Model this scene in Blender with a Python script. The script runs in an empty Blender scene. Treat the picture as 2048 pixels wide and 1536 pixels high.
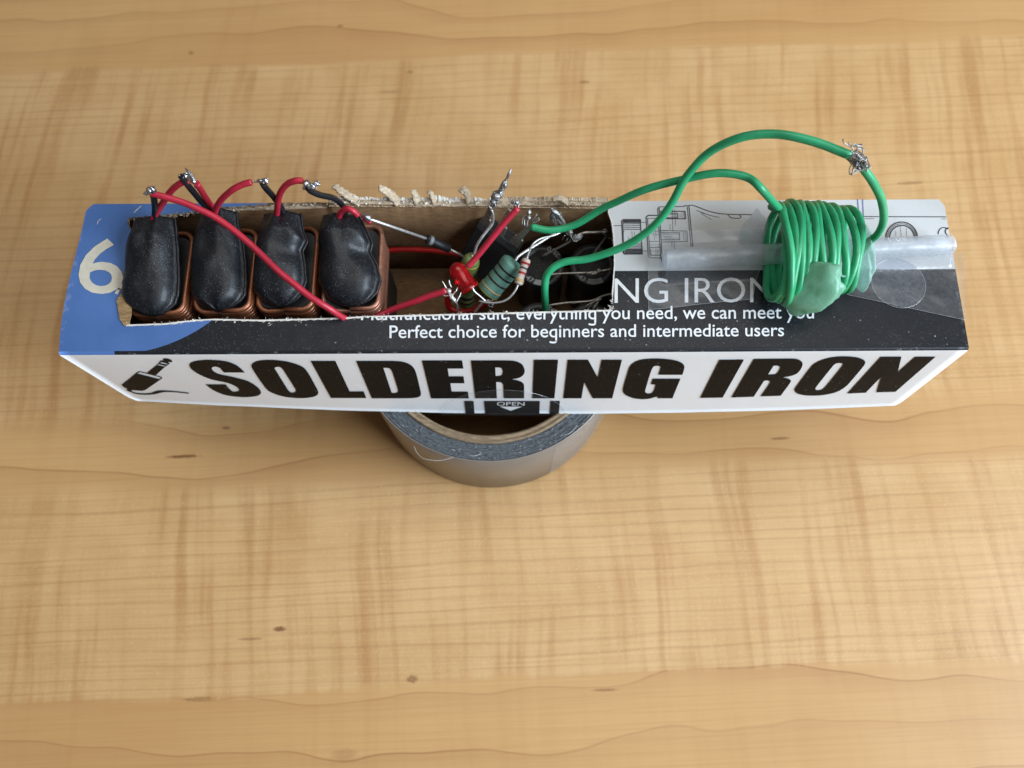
import bpy, bmesh, math, random
from mathutils import Vector, Matrix, noise

random.seed(7)
S = bpy.context.scene
COL = S.collection

# ------------------------------------------------------------------ camera
THETA = math.radians(17.5)          # off straight-down
ROLL = math.radians(0.32)
FPX = 1538.0                        # focal length in photo pixels (2048 wide)
CAM = Vector((0.0, 0.0, 0.289))
_F = Vector((0, math.sin(THETA), -math.cos(THETA)))
_D0 = Vector((0, -math.cos(THETA), -math.sin(THETA)))
_X = Vector((1, 0, 0))
_R = _X * math.cos(ROLL) + _D0 * math.sin(ROLL)
_D = _D0 * math.cos(ROLL) - _X * math.sin(ROLL)

cd = bpy.data.cameras.new('camera')
cam = bpy.data.objects.new('camera', cd)
COL.objects.link(cam)
m = Matrix((_R, -_D, -_F)).transposed().to_4x4()
m.translation = CAM
cam.matrix_world = m
cd.sensor_width = 36.0
cd.lens = 36.0 * FPX / 2048.0
cd.clip_start = 0.005
cd.clip_end = 20
cd.dof.use_dof = True
cd.dof.focus_distance = 0.206
cd.dof.aperture_fstop = 15.0
S.camera = cam

# ------------------------------------------------------------------ light
W = bpy.data.worlds.new('World')
S.world = W
W.use_nodes = True
bg = W.node_tree.nodes['Background']
bg.inputs[0].default_value = (0.93, 0.95, 1.0, 1)
bg.inputs[1].default_value = 0.10

def area(name, loc, target, sx, sy, power, color):
    l = bpy.data.lights.new(name, 'AREA')
    l.shape = 'RECTANGLE'; l.size = sx; l.size_y = sy
    l.energy = power; l.color = color
    o = bpy.data.objects.new(name, l)
    COL.objects.link(o)
    o.location = loc
    d = Vector(target) - Vector(loc)
    o.rotation_euler = d.to_track_quat('-Z', 'Y').to_euler()
    return o

area('window_light', (1.12, -0.33, 0.66), (0.0, 0.08, 0.05), 0.95, 0.85, 38.0, (0.74, 0.87, 1.0))
area('room_light', (0.15, 0.30, 1.30), (0.0, 0.05, 0.05), 1.1, 0.8, 6.5, (1.0, 0.97, 0.94))

S.view_settings.view_transform = 'Standard'
S.view_settings.look = 'None'
S.view_settings.gamma = 1.0
S.view_settings.exposure = 0.0
S.render.engine = 'CYCLES'
S.cycles.use_denoising = True
S.cycles.max_bounces = 10
S.cycles.transparent_max_bounces = 16

# ------------------------------------------------------------------ measuring
def ray(px, py):
    return _F + _R * ((px - 1024.0) / FPX) + _D * ((py - 768.0) / FPX)

def at(px, py, z):
    """Place of a thing of known height z that the photo shows at this point."""
    d = ray(px, py)
    return CAM + d * ((z - CAM.z) / d.z)

# box measures (metres)
ZB, ZT = 0.0482, 0.0900             # underside / top of the box
YF, YB = 0.0720, 0.1188
XL, XR = -0.1247, 0.1258
TH = 0.0012

# ------------------------------------------------------------------ helpers
def link(o, parent=None):
    COL.objects.link(o)
    if parent is not None:
        o.parent = parent
        o.matrix_parent_inverse = parent.matrix_world.inverted()
    return o

def thing(name, loc, label, cat, group=None):
    o = bpy.data.objects.new(name, None)
    o.empty_display_size = 0.005
    o.location = loc
    COL.objects.link(o)
    o.matrix_world = Matrix.Translation(loc)
    o['label'] = label; o['category'] = cat
    if group: o['group'] = group
    return o

def mesh_obj(name, verts, faces, mat, parent=None, smooth=True, mats=None, midx=None):
    me = bpy.data.meshes.new(name)
    me.from_pydata([tuple(v) for v in verts], [], faces)
    for mm in (mats or [mat]):
        me.materials.append(mm)
    if midx:
        for p, i in zip(me.polygons, midx): p.material_index = i
    if smooth:
        for p in me.polygons: p.use_smooth = True
    me.update()
    o = bpy.data.objects.new(name, me)
    return link(o, parent)

def tag(o, label, cat, group=None):
    o['label'] = label; o['category'] = cat
    if group: o['group'] = group
    return o

def catmull(pts, per=8):
    pts = [Vector(p) for p in pts]
    if len(pts) < 3:
        return [pts[0].lerp(pts[-1], i / per) for i in range(per + 1)]
    P = [pts[0] * 2 - pts[1]] + pts + [pts[-1] * 2 - pts[-2]]
    out = []
    for i in range(1, len(P) - 2):
        a, b, c, d = P[i - 1], P[i], P[i + 1], P[i + 2]
        for k in range(per):
            t = k / per
            out.append(0.5 * ((2 * b) + (c - a) * t + (2 * a - 5 * b + 4 * c - d) * t * t + (3 * b - a - 3 * c + d) * t ** 3))
    out.append(pts[-1])
    return out

def tube_data(path, rad, segs=10, wob=0.0, seed=0):
    """verts/faces of a round tube along a path; rad a number or f(t)."""
    vs, fs = [], []
    n = len(path)
    up = None
    for i, p in enumerate(path):
        t = (path[min(i + 1, n - 1)] - path[max(i - 1, 0)])
        if t.length < 1e-9: t = Vector((0, 0, 1))
        t.normalize()
        if up is None:
            up = t.orthogonal().normalized()
        else:
            up = (up - t * up.dot(t))
            up = up.normalized() if up.length > 1e-6 else t.orthogonal().normalized()
        b = t.cross(up)
        r = rad(i / max(1, n - 1)) if callable(rad) else rad
        for k in range(segs):
            a = 2 * math.pi * k / segs
            rr = r
            if wob: rr *= 1 + wob * noise.noise(Vector((p.x * 900 + k * 0.7, p.y * 900 + seed, p.z * 900)))
            vs.append(p + (up * math.cos(a) + b * math.sin(a)) * rr)
    for i in range(n - 1):
        for k in range(segs):
            k2 = (k + 1) % segs
            fs.append((i * segs + k, i * segs + k2, (i + 1) * segs + k2, (i + 1) * segs + k))
    fs.append(tuple(range(segs - 1, -1, -1)))
    fs.append(tuple((n - 1) * segs + k for k in range(segs)))
    return vs, fs

def merge(parts):
    V, F = [], []
    for v, f in parts:
        b = len(V)
        V += list(v)
        F += [tuple(i + b for i in ff) for ff in f]
    return V, F

def tube(name, pts, rad, mat, parent=None, segs=12, per=8, wob=0.0, curve=True):
    path = catmull(pts, per) if curve else [Vector(p) for p in pts]
    if not callable(rad) and rad > 0.0007:
        for k, q in enumerate(path[1:-1], 1):
            q += Vector((noise.noise(q * 110), noise.noise(q * 110 + Vector((9, 0, 0))), noise.noise(q * 110 + Vector((0, 9, 0))))) * 0.00028
    v, f = tube_data(path, rad, segs, wob, seed=len(pts))
    o = mesh_obj(name, v, f, mat, parent)
    # flat ends stay crisp
    for p in o.data.polygons:
        if len(p.vertices) > 4: p.use_smooth = False
    return o

def pxs(pts):
    return [at(*p) for p in pts]

def lathe_data(p0, p1, prof, segs=24, wob=0.0, seed=0):
    """profile [(fraction along p0->p1, radius)] swept round the axis."""
    p0, p1 = Vector(p0), Vector(p1)
    ax = (p1 - p0)
    t = ax.normalized()
    u = t.orthogonal().normalized(); b = t.cross(u)
    vs, fs = [], []
    for i, (f, r) in enumerate(prof):
        c = p0 + ax * f
        for k in range(segs):
            a = 2 * math.pi * k / segs
            d = u * math.cos(a) + b * math.sin(a)
            rr = r
            if wob: rr *= 1 + wob * noise.noise(Vector((k * 0.6 + seed, i * 0.8, seed * 3.1)))
            vs.append(c + d * rr)
    for i in range(len(prof) - 1):
        for k in range(segs):
            k2 = (k + 1) % segs
            fs.append((i * segs + k, i * segs + k2, (i + 1) * segs + k2, (i + 1) * segs + k))
    fs.append(tuple(range(segs - 1, -1, -1)))
    n = len(prof) - 1
    fs.append(tuple(n * segs + k for k in range(segs)))
    return vs, fs

def blob_data(c, ax, amp, freq, seed, sub=3):
    """lumpy ellipsoid; ax = three axis vectors."""
    bm = bmesh.new()
    bmesh.ops.create_icosphere(bm, subdivisions=sub, radius=1.0)
    vs = []
    for v in bm.verts:
        p = v.co.normalized()
        k = 1 + amp * noise.fractal(p * freq + Vector((seed, seed * 1.7, -seed)), 1.0, 2.0, 3)
        vs.append(Vector(c) + (ax[0] * p.x + ax[1] * p.y + ax[2] * p.z) * k)
    bm.verts.index_update()
    fs = [tuple(v.index for v in f.verts) for f in bm.faces]
    bm.free()
    return vs, fs

def ball(c, r, amp=0.3, freq=1.6, seed=1, sub=3, stretch=None):
    a = [Vector((r, 0, 0)), Vector((0, r, 0)), Vector((0, 0, r))]
    if stretch is not None:
        s = Vector(stretch)
        t = s.normalized(); u = t.orthogonal().normalized(); b = t.cross(u)
        a = [s, u * r, b * r]
    return blob_data(c, a, amp, freq, seed, sub)

def box_data(c, u, v, w):
    """box from centre and three half-axis vectors"""
    c = Vector(c)
    P = [c + u * a + v * b + w * d for d in (-1, 1) for b in (-1, 1) for a in (-1, 1)]
    F = [(0, 2, 3, 1), (4, 5, 7, 6), (0, 1, 5, 4), (2, 6, 7, 3), (0, 4, 6, 2), (1, 3, 7, 5)]
    return P, F

# ------------------------------------------------------------------ materials
class G:
    def __init__(s, name):
        s.m = bpy.data.materials.new(name); s.m.use_nodes = True
        s.t = s.m.node_tree; s.t.nodes.clear()
        s.out = s.t.nodes.new('ShaderNodeOutputMaterial')
        s._pos = None
    def n(s, typ, **kw):
        nd = s.t.nodes.new(typ)
        for k, v in kw.items(): setattr(nd, k, v)
        return nd
    def set(s, sock, v):
        if isinstance(v, bpy.types.NodeSocket): s.t.links.new(v, sock)
        elif isinstance(v, (tuple, list)) and len(v) == 3 and sock.type == 'RGBA': sock.default_value = (*v, 1)
        else: sock.default_value = v
    def math(s, op, a, b=None, c=None, clamp=False):
        nd = s.n('ShaderNodeMath', operation=op, use_clamp=clamp)
        s.set(nd.inputs[0], a)
        if b is not None: s.set(nd.inputs[1], b)
        if c is not None: s.set(nd.inputs[2], c)
        return nd.outputs[0]
    def pos(s):
        if s._pos is None:
            s._pos = s.n('ShaderNodeNewGeometry').outputs['Position']
            sp = s.n('ShaderNodeSeparateXYZ'); s.t.links.new(s._pos, sp.inputs[0])
            s.x, s.y, s.z = sp.outputs
        return s._pos
    def vec(s, x, y, z=0.0):
        nd = s.n('ShaderNodeCombineXYZ')
        for i, v in enumerate((x, y, z)): s.set(nd.inputs[i], v)
        return nd.outputs[0]
    def noise(s, v, scale=1.0, detail=2.0, rough=0.5, dist=0.0):
        nd = s.n('ShaderNodeTexNoise')
        s.set(nd.inputs['Vector'], v); nd.inputs['Scale'].default_value = scale
        nd.inputs['Detail'].default_value = detail; nd.inputs['Roughness'].default_value = rough
        nd.inputs['Distortion'].default_value = dist
        return nd.outputs[0]
    def vor(s, v, scale, feature='F1'):
        nd = s.n('ShaderNodeTexVoronoi', feature=feature)
        s.set(nd.inputs['Vector'], v); nd.inputs['Scale'].default_value = scale
        return nd.outputs
    def map(s, v, a, b, c=0.0, d=1.0, smooth=True):
        nd = s.n('ShaderNodeMapRange'); nd.clamp = True
        nd.interpolation_type = 'SMOOTHSTEP' if smooth else 'LINEAR'
        s.set(nd.inputs[0], v)
        for i, q in enumerate((a, b, c, d)): s.set(nd.inputs[i + 1], q)
        return nd.outputs[0]
    def mix(s, f, a, b, blend='MIX'):
        nd = s.n('ShaderNodeMix', data_type='RGBA', blend_type=blend)
        s.set(nd.inputs[0], f); s.set(nd.inputs[6], a); s.set(nd.inputs[7], b)
        return nd.outputs[2]
    def bump(s, h, strength=0.2, dist=0.001):
        nd = s.n('ShaderNodeBump'); s.set(nd.inputs['Height'], h)
        nd.inputs['Strength'].default_value = strength; nd.inputs['Distance'].default_value = dist
        return nd.outputs[0]
    def bsdf(s, col, rough=0.5, metal=0.0, normal=None, **kw):
        nd = s.n('ShaderNodeBsdfPrincipled')
        s.set(nd.inputs['Base Color'], col); s.set(nd.inputs['Roughness'], rough); s.set(nd.inputs['Metallic'], metal)
        if normal is not None: s.set(nd.inputs['Normal'], normal)
        for k, v in kw.items(): s.set(nd.inputs[k.replace('_', ' ')], v)
        return nd.outputs[0]
    def done(s, sh):
        s.t.links.new(sh, s.out.inputs[0]); return s.m

def lin(r, g, b):
    f = lambda c: (c / 255 / 12.92) if c / 255 <= 0.04045 else ((c / 255 + 0.055) / 1.055) ** 2.4
    return (f(r), f(g), f(b))

def simple(name, col, rough=0.5, metal=0.0, var=0.0, vscale=300, bump=0.0, bscale=900, **kw):
    g = G(name); p = g.pos()
    c = col
    if var:
        n = g.noise(p, vscale, 4, 0.6)
        c = g.mix(g.map(n, 0.3, 0.7), tuple(x * (1 - var) for x in col), tuple(min(1, x * (1 + var)) for x in col))
    nm = g.bump(g.noise(p, bscale, 3, 0.6), bump, 0.0004) if bump else None
    return g.done(g.bsdf(c, rough, metal, nm, **kw))

# ---- maple table
def wood():
    g = G('maple'); p = g.pos(); x, y = g.x, g.y
    T = lambda px, py: at(px, py, 0)
    tilt = 0.036
    def yrv(px, py):
        q = T(px, py); return q.y - tilt * q.x
    yr = g.math('SUBTRACT', y, g.math('MULTIPLY', x, tilt))
    lowv = g.noise(g.vec(g.math('MULTIPLY', x, 5), g.math('MULTIPLY', y, 9)), 1, 3, 0.55)
    yw = g.math('ADD', yr, g.math('MULTIPLY', g.math('SUBTRACT', lowv, 0.5), 0.010))
    # curl figure: stripes across the grain, leaning a little
    sl = g.math('ADD', x, g.math('MULTIPLY', g.math('SINE', g.math('MULTIPLY', y, 14)), 0.005))
    sl = g.math('ADD', sl, g.math('MULTIPLY', g.noise(p, 14, 2), 0.010))
    fl = g.noise(g.vec(g.math('MULTIPLY', sl, 195), g.math('MULTIPLY', y, 10)), 1, 2.0, 0.5)
    fl2 = g.noise(g.vec(g.math('MULTIPLY', sl, 75), g.math('MULTIPLY', y, 5), 3.0), 1, 2, 0.5)
    fl3 = g.noise(g.vec(g.math('MULTIPLY', sl, 420), g.math('MULTIPLY', y, 30), 6.0), 1, 1, 0.5)
    flame = g.map(g.math('ADD', g.math('ADD', g.math('MULTIPLY', fl, 0.8), g.math('MULTIPLY', fl2, 0.3)), g.math('MULTIPLY', fl3, 0.12)), 0.54, 0.78)
    flame = g.math('MULTIPLY', flame, g.map(g.noise(g.vec(g.math('MULTIPLY', x, 26), g.math('MULTIPLY', y, 13), 4), 1, 2), 0.36, 0.60, 0.30, 1.0))
    # where the veneer is figured and where plain
    e = g.math('ADD', yr, g.math('MULTIPLY', flame, -0.0022))
    e = g.math('ADD', e, g.math('MULTIPLY', g.noise(g.vec(g.math('MULTIPLY', x, 9), 0.3), 1, 2), 0.010))
    b0 = yrv(1024, 110) + 0.005; b1 = yrv(1024, 790); b2 = yrv(1024, 950) + 0.005; b3 = yrv(1024, 1362) + 0.005
    sw = 0.0015
    up = g.math('MULTIPLY', g.map(e, b1 - 0.006, b1 + 0.006), g.map(e, b0 + sw, b0 - sw))
    dn = g.math('MULTIPLY', g.map(e, b3 - sw, b3 + sw), g.map(e, b2 + 0.004, b2 - 0.004))
    fig = g.math('ADD', up, dn, clamp=True)
    # growth lines
    f2 = g.math('ADD', g.math('MULTIPLY', yw, 235), g.math('MULTIPLY', g.noise(g.vec(g.math('MULTIPLY', x, 2.5), g.math('MULTIPLY', yr, 45)), 1, 2), 2.6))
    tri = g.math('ABSOLUTE', g.math('SUBTRACT', g.math('FRACT', f2), 0.5))
    ln = g.map(tri, 0.16, 0.0)
    ln = g.math('MULTIPLY', ln, g.map(g.noise(g.vec(g.math('MULTIPLY', x, 7), g.math('MULTIPLY', yr, 160), 7), 1, 2), 0.25, 0.62))
    f4 = g.math('ADD', g.math('MULTIPLY', yw, 640), g.math('MULTIPLY', g.noise(g.vec(g.math('MULTIPLY', x, 4), g.math('MULTIPLY', yr, 120), 2), 1, 2), 3.0))
    ln = g.math('ADD', ln, g.math('MULTIPLY', g.map(g.math('ABSOLUTE', g.math('SUBTRACT', g.math('FRACT', f4), 0.5)), 0.3, 0.0), 0.28), clamp=True)
    fine = g.noise(g.vec(g.math('MULTIPLY', x, 14), g.math('MULTIPLY', yr, 1100)), 1, 4, 0.65)
    # cathedral lines in the plain strips
    wob = g.noise(g.vec(g.math('MULTIPLY', x, 6), g.math('MULTIPLY', y, 10), 5), 1, 3, 0.5)
    f3 = g.math('ADD', g.math('MULTIPLY', yr, 62), g.math('MULTIPLY', wob, 3.4))
    tri3 = g.math('ABSOLUTE', g.math('SUBTRACT', g.math('FRACT', f3), 0.5))
    cl = g.math('ADD', g.math('MULTIPLY', g.map(tri3, 0.03, 0.0), 1.1), g.math('MULTIPLY', g.math('MULTIPLY', g.map(g.math('FRACT', f3), 0.0, 0.5), g.map(g.math('FRACT', f3), 0.53, 0.5)), 0.55))
    cl = g.math('MULTIPLY', cl, g.math('MULTIPLY', 0.42, g.map(g.noise(g.vec(g.math('MULTIPLY', x, 5), g.math('MULTIPLY', y, 22), 9), 1, 2), 0.3, 0.65, 0.25, 1.0)))
    mott = g.noise(p, 30, 4, 0.6)
    light = lin(213, 173, 121); mid = lin(202, 160, 107); dark = lin(173, 124, 74); red = lin(144, 94, 52)
    c = g.mix(g.map(mott, 0.3, 0.7), mid, light)
    plain = g.mix(g.math('MULTIPLY', flame, 0.14), g.mix(g.map(lowv, 0.3, 0.7), lin(194, 148, 95), lin(204, 161, 107)), dark)
    figured = g.mix(g.math('MULTIPLY', g.math('MULTIPLY', flame, g.map(fine, 0.25, 0.7, 0.7, 1.15)), 0.62), c, dark)
    col = g.mix(fig, plain, figured)
    col = g.mix(g.math('MULTIPLY', ln, g.math('MULTIPLY_ADD', fig, 0.20, 0.06)), col, red)
    col = g.mix(g.math('MULTIPLY', cl, g.math('SUBTRACT', 1.0, g.math('MULTIPLY', fig, 0.96))), col, red)
    col = g.mix(g.math('MULTIPLY', g.map(fine, 0.4, 0.75), 0.26), col, dark)
    # little bark flecks and pin knots
    for px, py, a, b_, s in ((560, 1258, 13, 6, .8), (825, 1358, 12, 8, .6), (365, 913, 38, 4, .8), (452, 856, 10, 4, .6), (1168, 164, 16, 4, .6),
                             (820, 144, 11, 4, .5), (1560, 877, 22, 3.5, .6), (1820, 366, 34, 5, .4), (500, 1278, 26, 3, .45), (780, 184, 30, 4, .3), (1210, 1380, 28, 3, .5),
                             (400, 1398, 34, 5, .4), (680, 52, 9, 5, .5), (382, 106, 8, 7, .4), (690, 1510, 26, 12, .2)):
        q = T(px, py); k = 0.000185
        dx = g.math('DIVIDE', g.math('SUBTRACT', x, q.x), a * k)
        dy = g.math('DIVIDE', g.math('SUBTRACT', yr, q.y - tilt * q.x), b_ * k)
        d = g.math('ADD', g.math('MULTIPLY', dx, dx), g.math('MULTIPLY', dy, dy))
        d = g.math('ADD', d, g.math('MULTIPLY', g.math('SUBTRACT', g.noise(p, 700, 2), 0.5), 1.4))
        col = g.mix(g.map(d, 1.25, 0.1, 0, s), col, lin(104, 58, 26))
    # moulded laminate texture, its sparkle painted into the colour as pale dashes
    dg = g.vec(g.math('ADD', g.math('MULTIPLY', x, 500), g.math('MULTIPLY', y, 500)), g.math('MULTIPLY', g.math('SUBTRACT', y, x), 1300))
    tex = g.noise(dg, 1, 2, 0.6)
    col = g.mix(g.math('MULTIPLY', g.map(tex, 0.56, 0.8), g.math('MULTIPLY_ADD', fig, 0.42, 0.08)), col, lin(232, 204, 162))
    h = g.math('ADD', g.math('MULTIPLY', tex, g.math('MULTIPLY_ADD', fig, 0.8, 0.2)), g.math('MULTIPLY', g.noise(p, 60, 3), 0.6))
    nm = g.bump(h, 0.12, 0.0004)
    rough = g.math('MULTIPLY_ADD', mott, 0.12, 0.32)
    return g.done(g.bsdf(col, rough, 0, nm, Specular_IOR_Level=0.4))

# ---- printed card
def dust(g, p, base, amount=1.0, scale=1.0):
    """pale lint specks lying on dark print"""
    v = g.vor(p, 2300 * scale)
    sel = g.map(g.n_sep(v['Color']), 0.72, 0.80)
    d1 = g.math('MULTIPLY', g.map(v['Distance'], 0.42, 0.15), sel)
    v2 = g.vor(p, 700 * scale)
    sel2 = g.map(g.n_sep(v2['Color']), 0.88, 0.93)
    d2 = g.math('MULTIPLY', g.map(v2['Distance'], 0.22, 0.08), sel2)
    patch = g.map(g.noise(p, 42, 3, 0.6), 0.3, 0.72)
    f = g.math('MULTIPLY', g.math('MAXIMUM', g.math('MULTIPLY', d1, 0.15), g.math('MULTIPLY', d2, 0.55)), g.math('MULTIPLY', g.math('MULTIPLY_ADD', patch, 0.85, 0.15), amount))
    haze = g.math('MULTIPLY', g.map(g.noise(p, 2200, 3, 0.7), 0.45, 0.8), g.math('MULTIPLY', patch, 0.02 * amount))
    return g.mix(g.math('MAXIMUM', f, haze), base, (0.72, 0.75, 0.8))

def n_sep(self, col):
    nd = self.n('ShaderNodeSeparateColor'); self.t.links.new(col, nd.inputs[0]); return nd.outputs[0]
G.n_sep = n_sep

BLK = (0.012, 0.013, 0.016)
WHITE = (0.80, 0.80, 0.80)
KRAFT = lin(132, 102, 72)

def print_top():
    g = G('printed_card_top'); p = g.pos()
    c0 = at(228, 707, ZT)
    cx, cy, R = c0.x, c0.y + 0.0386, 0.0388
    dx = g.math('SUBTRACT', g.x, cx); dy = g.math('SUBTRACT', g.y, cy)
    d = g.math('SQRT', g.math('ADD', g.math('MULTIPLY', dx, dx), g.math('MULTIPLY', dy, dy)))
    blue_disc = g.map(d, R + 0.00006, R - 0.00006)
    left = g.map(g.x, cx + 0.0001, cx - 0.0001)
    blue = g.math('MAXIMUM', blue_disc, left)
    yb = at(1560, 540, ZT).y
    wh = g.math('MULTIPLY', g.map(g.y, yb - 0.00006, yb + 0.00006), g.map(g.x, -0.01, -0.0098))
    grime = g.math('MULTIPLY', g.map(g.noise(p, 900, 4, 0.75), 0.55, 0.8), g.map(g.noise(p, 120, 3, 0.6), 0.4, 0.75))
    white = g.mix(g.math('MULTIPLY', grime, 0.42), g.mix(g.map(g.noise(p, 40, 3), 0.35, 0.7), (0.54, 0.535, 0.52), (0.61, 0.61, 0.605)), (0.16, 0.15, 0.13))
    black = dust(g, p, BLK, 1.0)
    bl = dust(g, p, g.mix(g.map(g.noise(p, 60, 2), 0.3, 0.7), lin(74, 106, 160), lin(82, 115, 170)), 0.10)
    col = g.mix(wh, black, white)
    col = g.mix(blue, col, bl)
    # scuffed, whitened outer edges
    ed = g.math('ADD', g.map(g.x, XL + 0.0011, XL + 0.0001), g.map(g.x, XR - 0.0012, XR - 0.0001), clamp=True)
    ed = g.math('MULTIPLY', ed, g.map(g.noise(p, 500, 3), 0.48, 0.62))
    col = g.mix(g.math('MULTIPLY', ed, 0.10), col, (0.75, 0.74, 0.72))
    nm = g.bump(g.math('ADD', g.math('MULTIPLY', g.noise(p, 70, 3), 1.0), g.math('MULTIPLY', g.noise(p, 1200, 2), 0.06)), 0.22, 0.0012)
    return g.done(g.bsdf(col, 0.36, 0, nm, Specular_IOR_Level=0.30))

def print_front():
    g = G('printed_card_front'); p = g.pos()
    t = g.map(g.z, ZT - 0.00075, ZT - 0.00060)
    left = g.map(g.x, at(228, 707, ZT).x - 0.0001, at(228, 707, ZT).x + 0.0001)
    top = g.mix(left, lin(80, 114, 172), dust(g, p, BLK, 0.5))
    grime = g.math('MULTIPLY', g.map(g.noise(p, 500, 4, 0.75), 0.55, 0.85), g.map(g.noise(p, 80, 3, 0.6), 0.45, 0.75))
    w = g.mix(g.math('MULTIPLY', grime, 0.25), (0.78, 0.79, 0.80), (0.30, 0.30, 0.31))
    wear = g.math('MULTIPLY', g.map(g.math('ABSOLUTE', g.math('SUBTRACT', g.z, ZT - 0.0005)), 0.0005, 0.0001), g.map(g.noise(p, 420, 4, 0.7), 0.56, 0.74))
    col = g.mix(t, w, top)
    col = g.mix(g.math('MULTIPLY', wear, 0.4), col, (0.6, 0.6, 0.6))
    nm = g.bump(g.math('ADD', g.noise(p, 45, 3), g.math('MULTIPLY', g.noise(p, 1200, 2), 0.05)), 0.25, 0.0012)
    return g.done(g.bsdf(col, 0.45, 0, nm, Specular_IOR_Level=0.3))

def ink(name, col, am=0.6, rough=0.4, spec=0.5):
    g = G(name); p = g.pos()
    return g.done(g.bsdf(dust(g, p, col, am), rough, 0, None, Specular_IOR_Level=spec))

def card(name, col, var=0.25, rough=0.9):
    g = G(name); p = g.pos()
    fib = g.noise(g.vec(g.math('MULTIPLY', g.x, 350), g.math('MULTIPLY', g.y, 1500), g.math('MULTIPLY', g.z, 1500)), 1, 4, 0.65)
    c = g.mix(g.map(fib, 0.3, 0.75), tuple(v * (1 - var) for v in col), tuple(min(1, v * (1 + var)) for v in col))
    c = g.mix(g.math('MULTIPLY', g.map(g.noise(p, 160, 4, 0.7), 0.62, 0.75), 0.4), c, tuple(v * 0.4 for v in col))
    return g.done(g.bsdf(c, rough, 0, g.bump(fib, 0.35, 0.0004), Specular_IOR_Level=0.2))

def shrink():
    g = G('black_heat_shrink'); p = g.pos()
    v = g.vor(p, 3000)
    sel = g.map(g.n_sep(v['Color']), 0.45, 0.80)
    sp = g.math('MULTIPLY', g.map(v['Distance'], 0.34, 0.06), sel)
    patch = g.map(g.noise(p, 130, 3, 0.6), 0.28, 0.7)
    sp = g.math('MULTIPLY', sp, g.math('MULTIPLY_ADD', patch, 0.85, 0.15))
    col = g.mix(g.math('MULTIPLY', sp, 0.42), (0.006, 0.0065, 0.008), (0.62, 0.72, 0.90))  # pale dust specks, with bluish sparkle painted into their colour
    h = g.math('ADD', g.math('MULTIPLY', g.noise(p, 2600, 3, 0.7), 0.5), g.math('MULTIPLY', g.noise(p, 200, 2, 0.5), 0.35))
    return g.done(g.bsdf(col, g.math('MULTIPLY_ADD', patch, 0.12, 0.40), 0, g.bump(h, 0.5, 0.0005), Specular_IOR_Level=0.38, Coat_Weight=0.18, Coat_Roughness=0.24))

def copper(name, col):
    g = G(name); p = g.pos()
    c = g.mix(g.map(g.noise(p, 500, 4, 0.7), 0.45, 0.75), col, tuple(v * 0.55 for v in col))
    return g.done(g.bsdf(c, 0.36, 0.55, g.bump(g.noise(p, 1500, 2), 0.1, 0.0003), Coat_Weight=0.25, Coat_Roughness=0.25))

def wire_mat(name, col, rough=0.42, speck=0.25):
    g = G(name); p = g.pos()
    v = g.vor(p, 1700)
    sp = g.math('MULTIPLY', g.map(v['Distance'], 0.2, 0.05), g.map(g.n_sep(v['Color']), 0.8, 0.9))
    c = g.mix(g.map(g.noise(p, 160, 3), 0.35, 0.7), tuple(q * 0.82 for q in col), col)
    c = g.mix(g.math('MULTIPLY', sp, speck), c, (0.8, 0.8, 0.8))
    return g.done(g.bsdf(c, rough, 0, g.bump(g.noise(p, 700, 3), 0.12, 0.0004), Specular_IOR_Level=0.5))

def clear(name, gloss=0.12, milk=0.05, rough=0.12, tint=(0.97, 0.98, 1.0), edge=0.35):
    g = G(name); p = g.pos()
    tr = g.n('ShaderNodeBsdfTransparent'); tr.inputs[0].default_value = (*tint, 1)
    gl = g.n('ShaderNodeBsdfGlossy'); gl.inputs['Roughness'].default_value = rough
    g.set(gl.inputs['Normal'], g.bump(g.noise(p, 120, 3, 0.6), 0.25, 0.001))
    df = g.n('ShaderNodeBsdfDiffuse'); df.inputs[0].default_value = (0.8, 0.83, 0.86, 1)
    fr = g.n('ShaderNodeLayerWeight'); fr.inputs[0].default_value = 0.12
    a = g.n('ShaderNodeMixShader'); g.set(a.inputs[0], g.map(g.noise(p, 900, 4, 0.75), 0.3, 0.8, milk * 0.6, milk * 1.4)); g.t.links.new(tr.outputs[0], a.inputs[1]); g.t.links.new(df.outputs[0], a.inputs[2])
    b = g.n('ShaderNodeMixShader'); g.set(b.inputs[0], g.math('MULTIPLY_ADD', fr.outputs[1], edge, gloss, clamp=True)); g.t.links.new(a.outputs[0], b.inputs[1]); g.t.links.new(gl.outputs[0], b.inputs[2])
    return g.done(b.outputs[0])

def frosted(name, col, opacity, rough=0.3):
    g = G(name); p = g.pos()
    tr = g.n('ShaderNodeBsdfTransparent'); tr.inputs[0].default_value = (*[0.6 + 0.4 * c for c in col], 1)
    tl = g.n('ShaderNodeBsdfTranslucent'); tl.inputs[0].default_value = (*col, 1)
    pr = g.bsdf(col, rough, 0, g.bump(g.noise(p, 260, 3, 0.6), 0.25, 0.001), Specular_IOR_Level=0.5)
    a = g.n('ShaderNodeMixShader'); a.inputs[0].default_value = 0.35
    g.t.links.new(pr, a.inputs[1]); g.t.links.new(tl.outputs[0], a.inputs[2])
    b = g.n('ShaderNodeMixShader'); g.set(b.inputs[0], g.map(g.noise(p, 180, 3, 0.6), 0.25, 0.75, opacity - 0.12, opacity + 0.12))
    g.t.links.new(tr.outputs[0], b.inputs[1]); g.t.links.new(a.outputs[0], b.inputs[2])
    return g.done(b.outputs[0])

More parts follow.
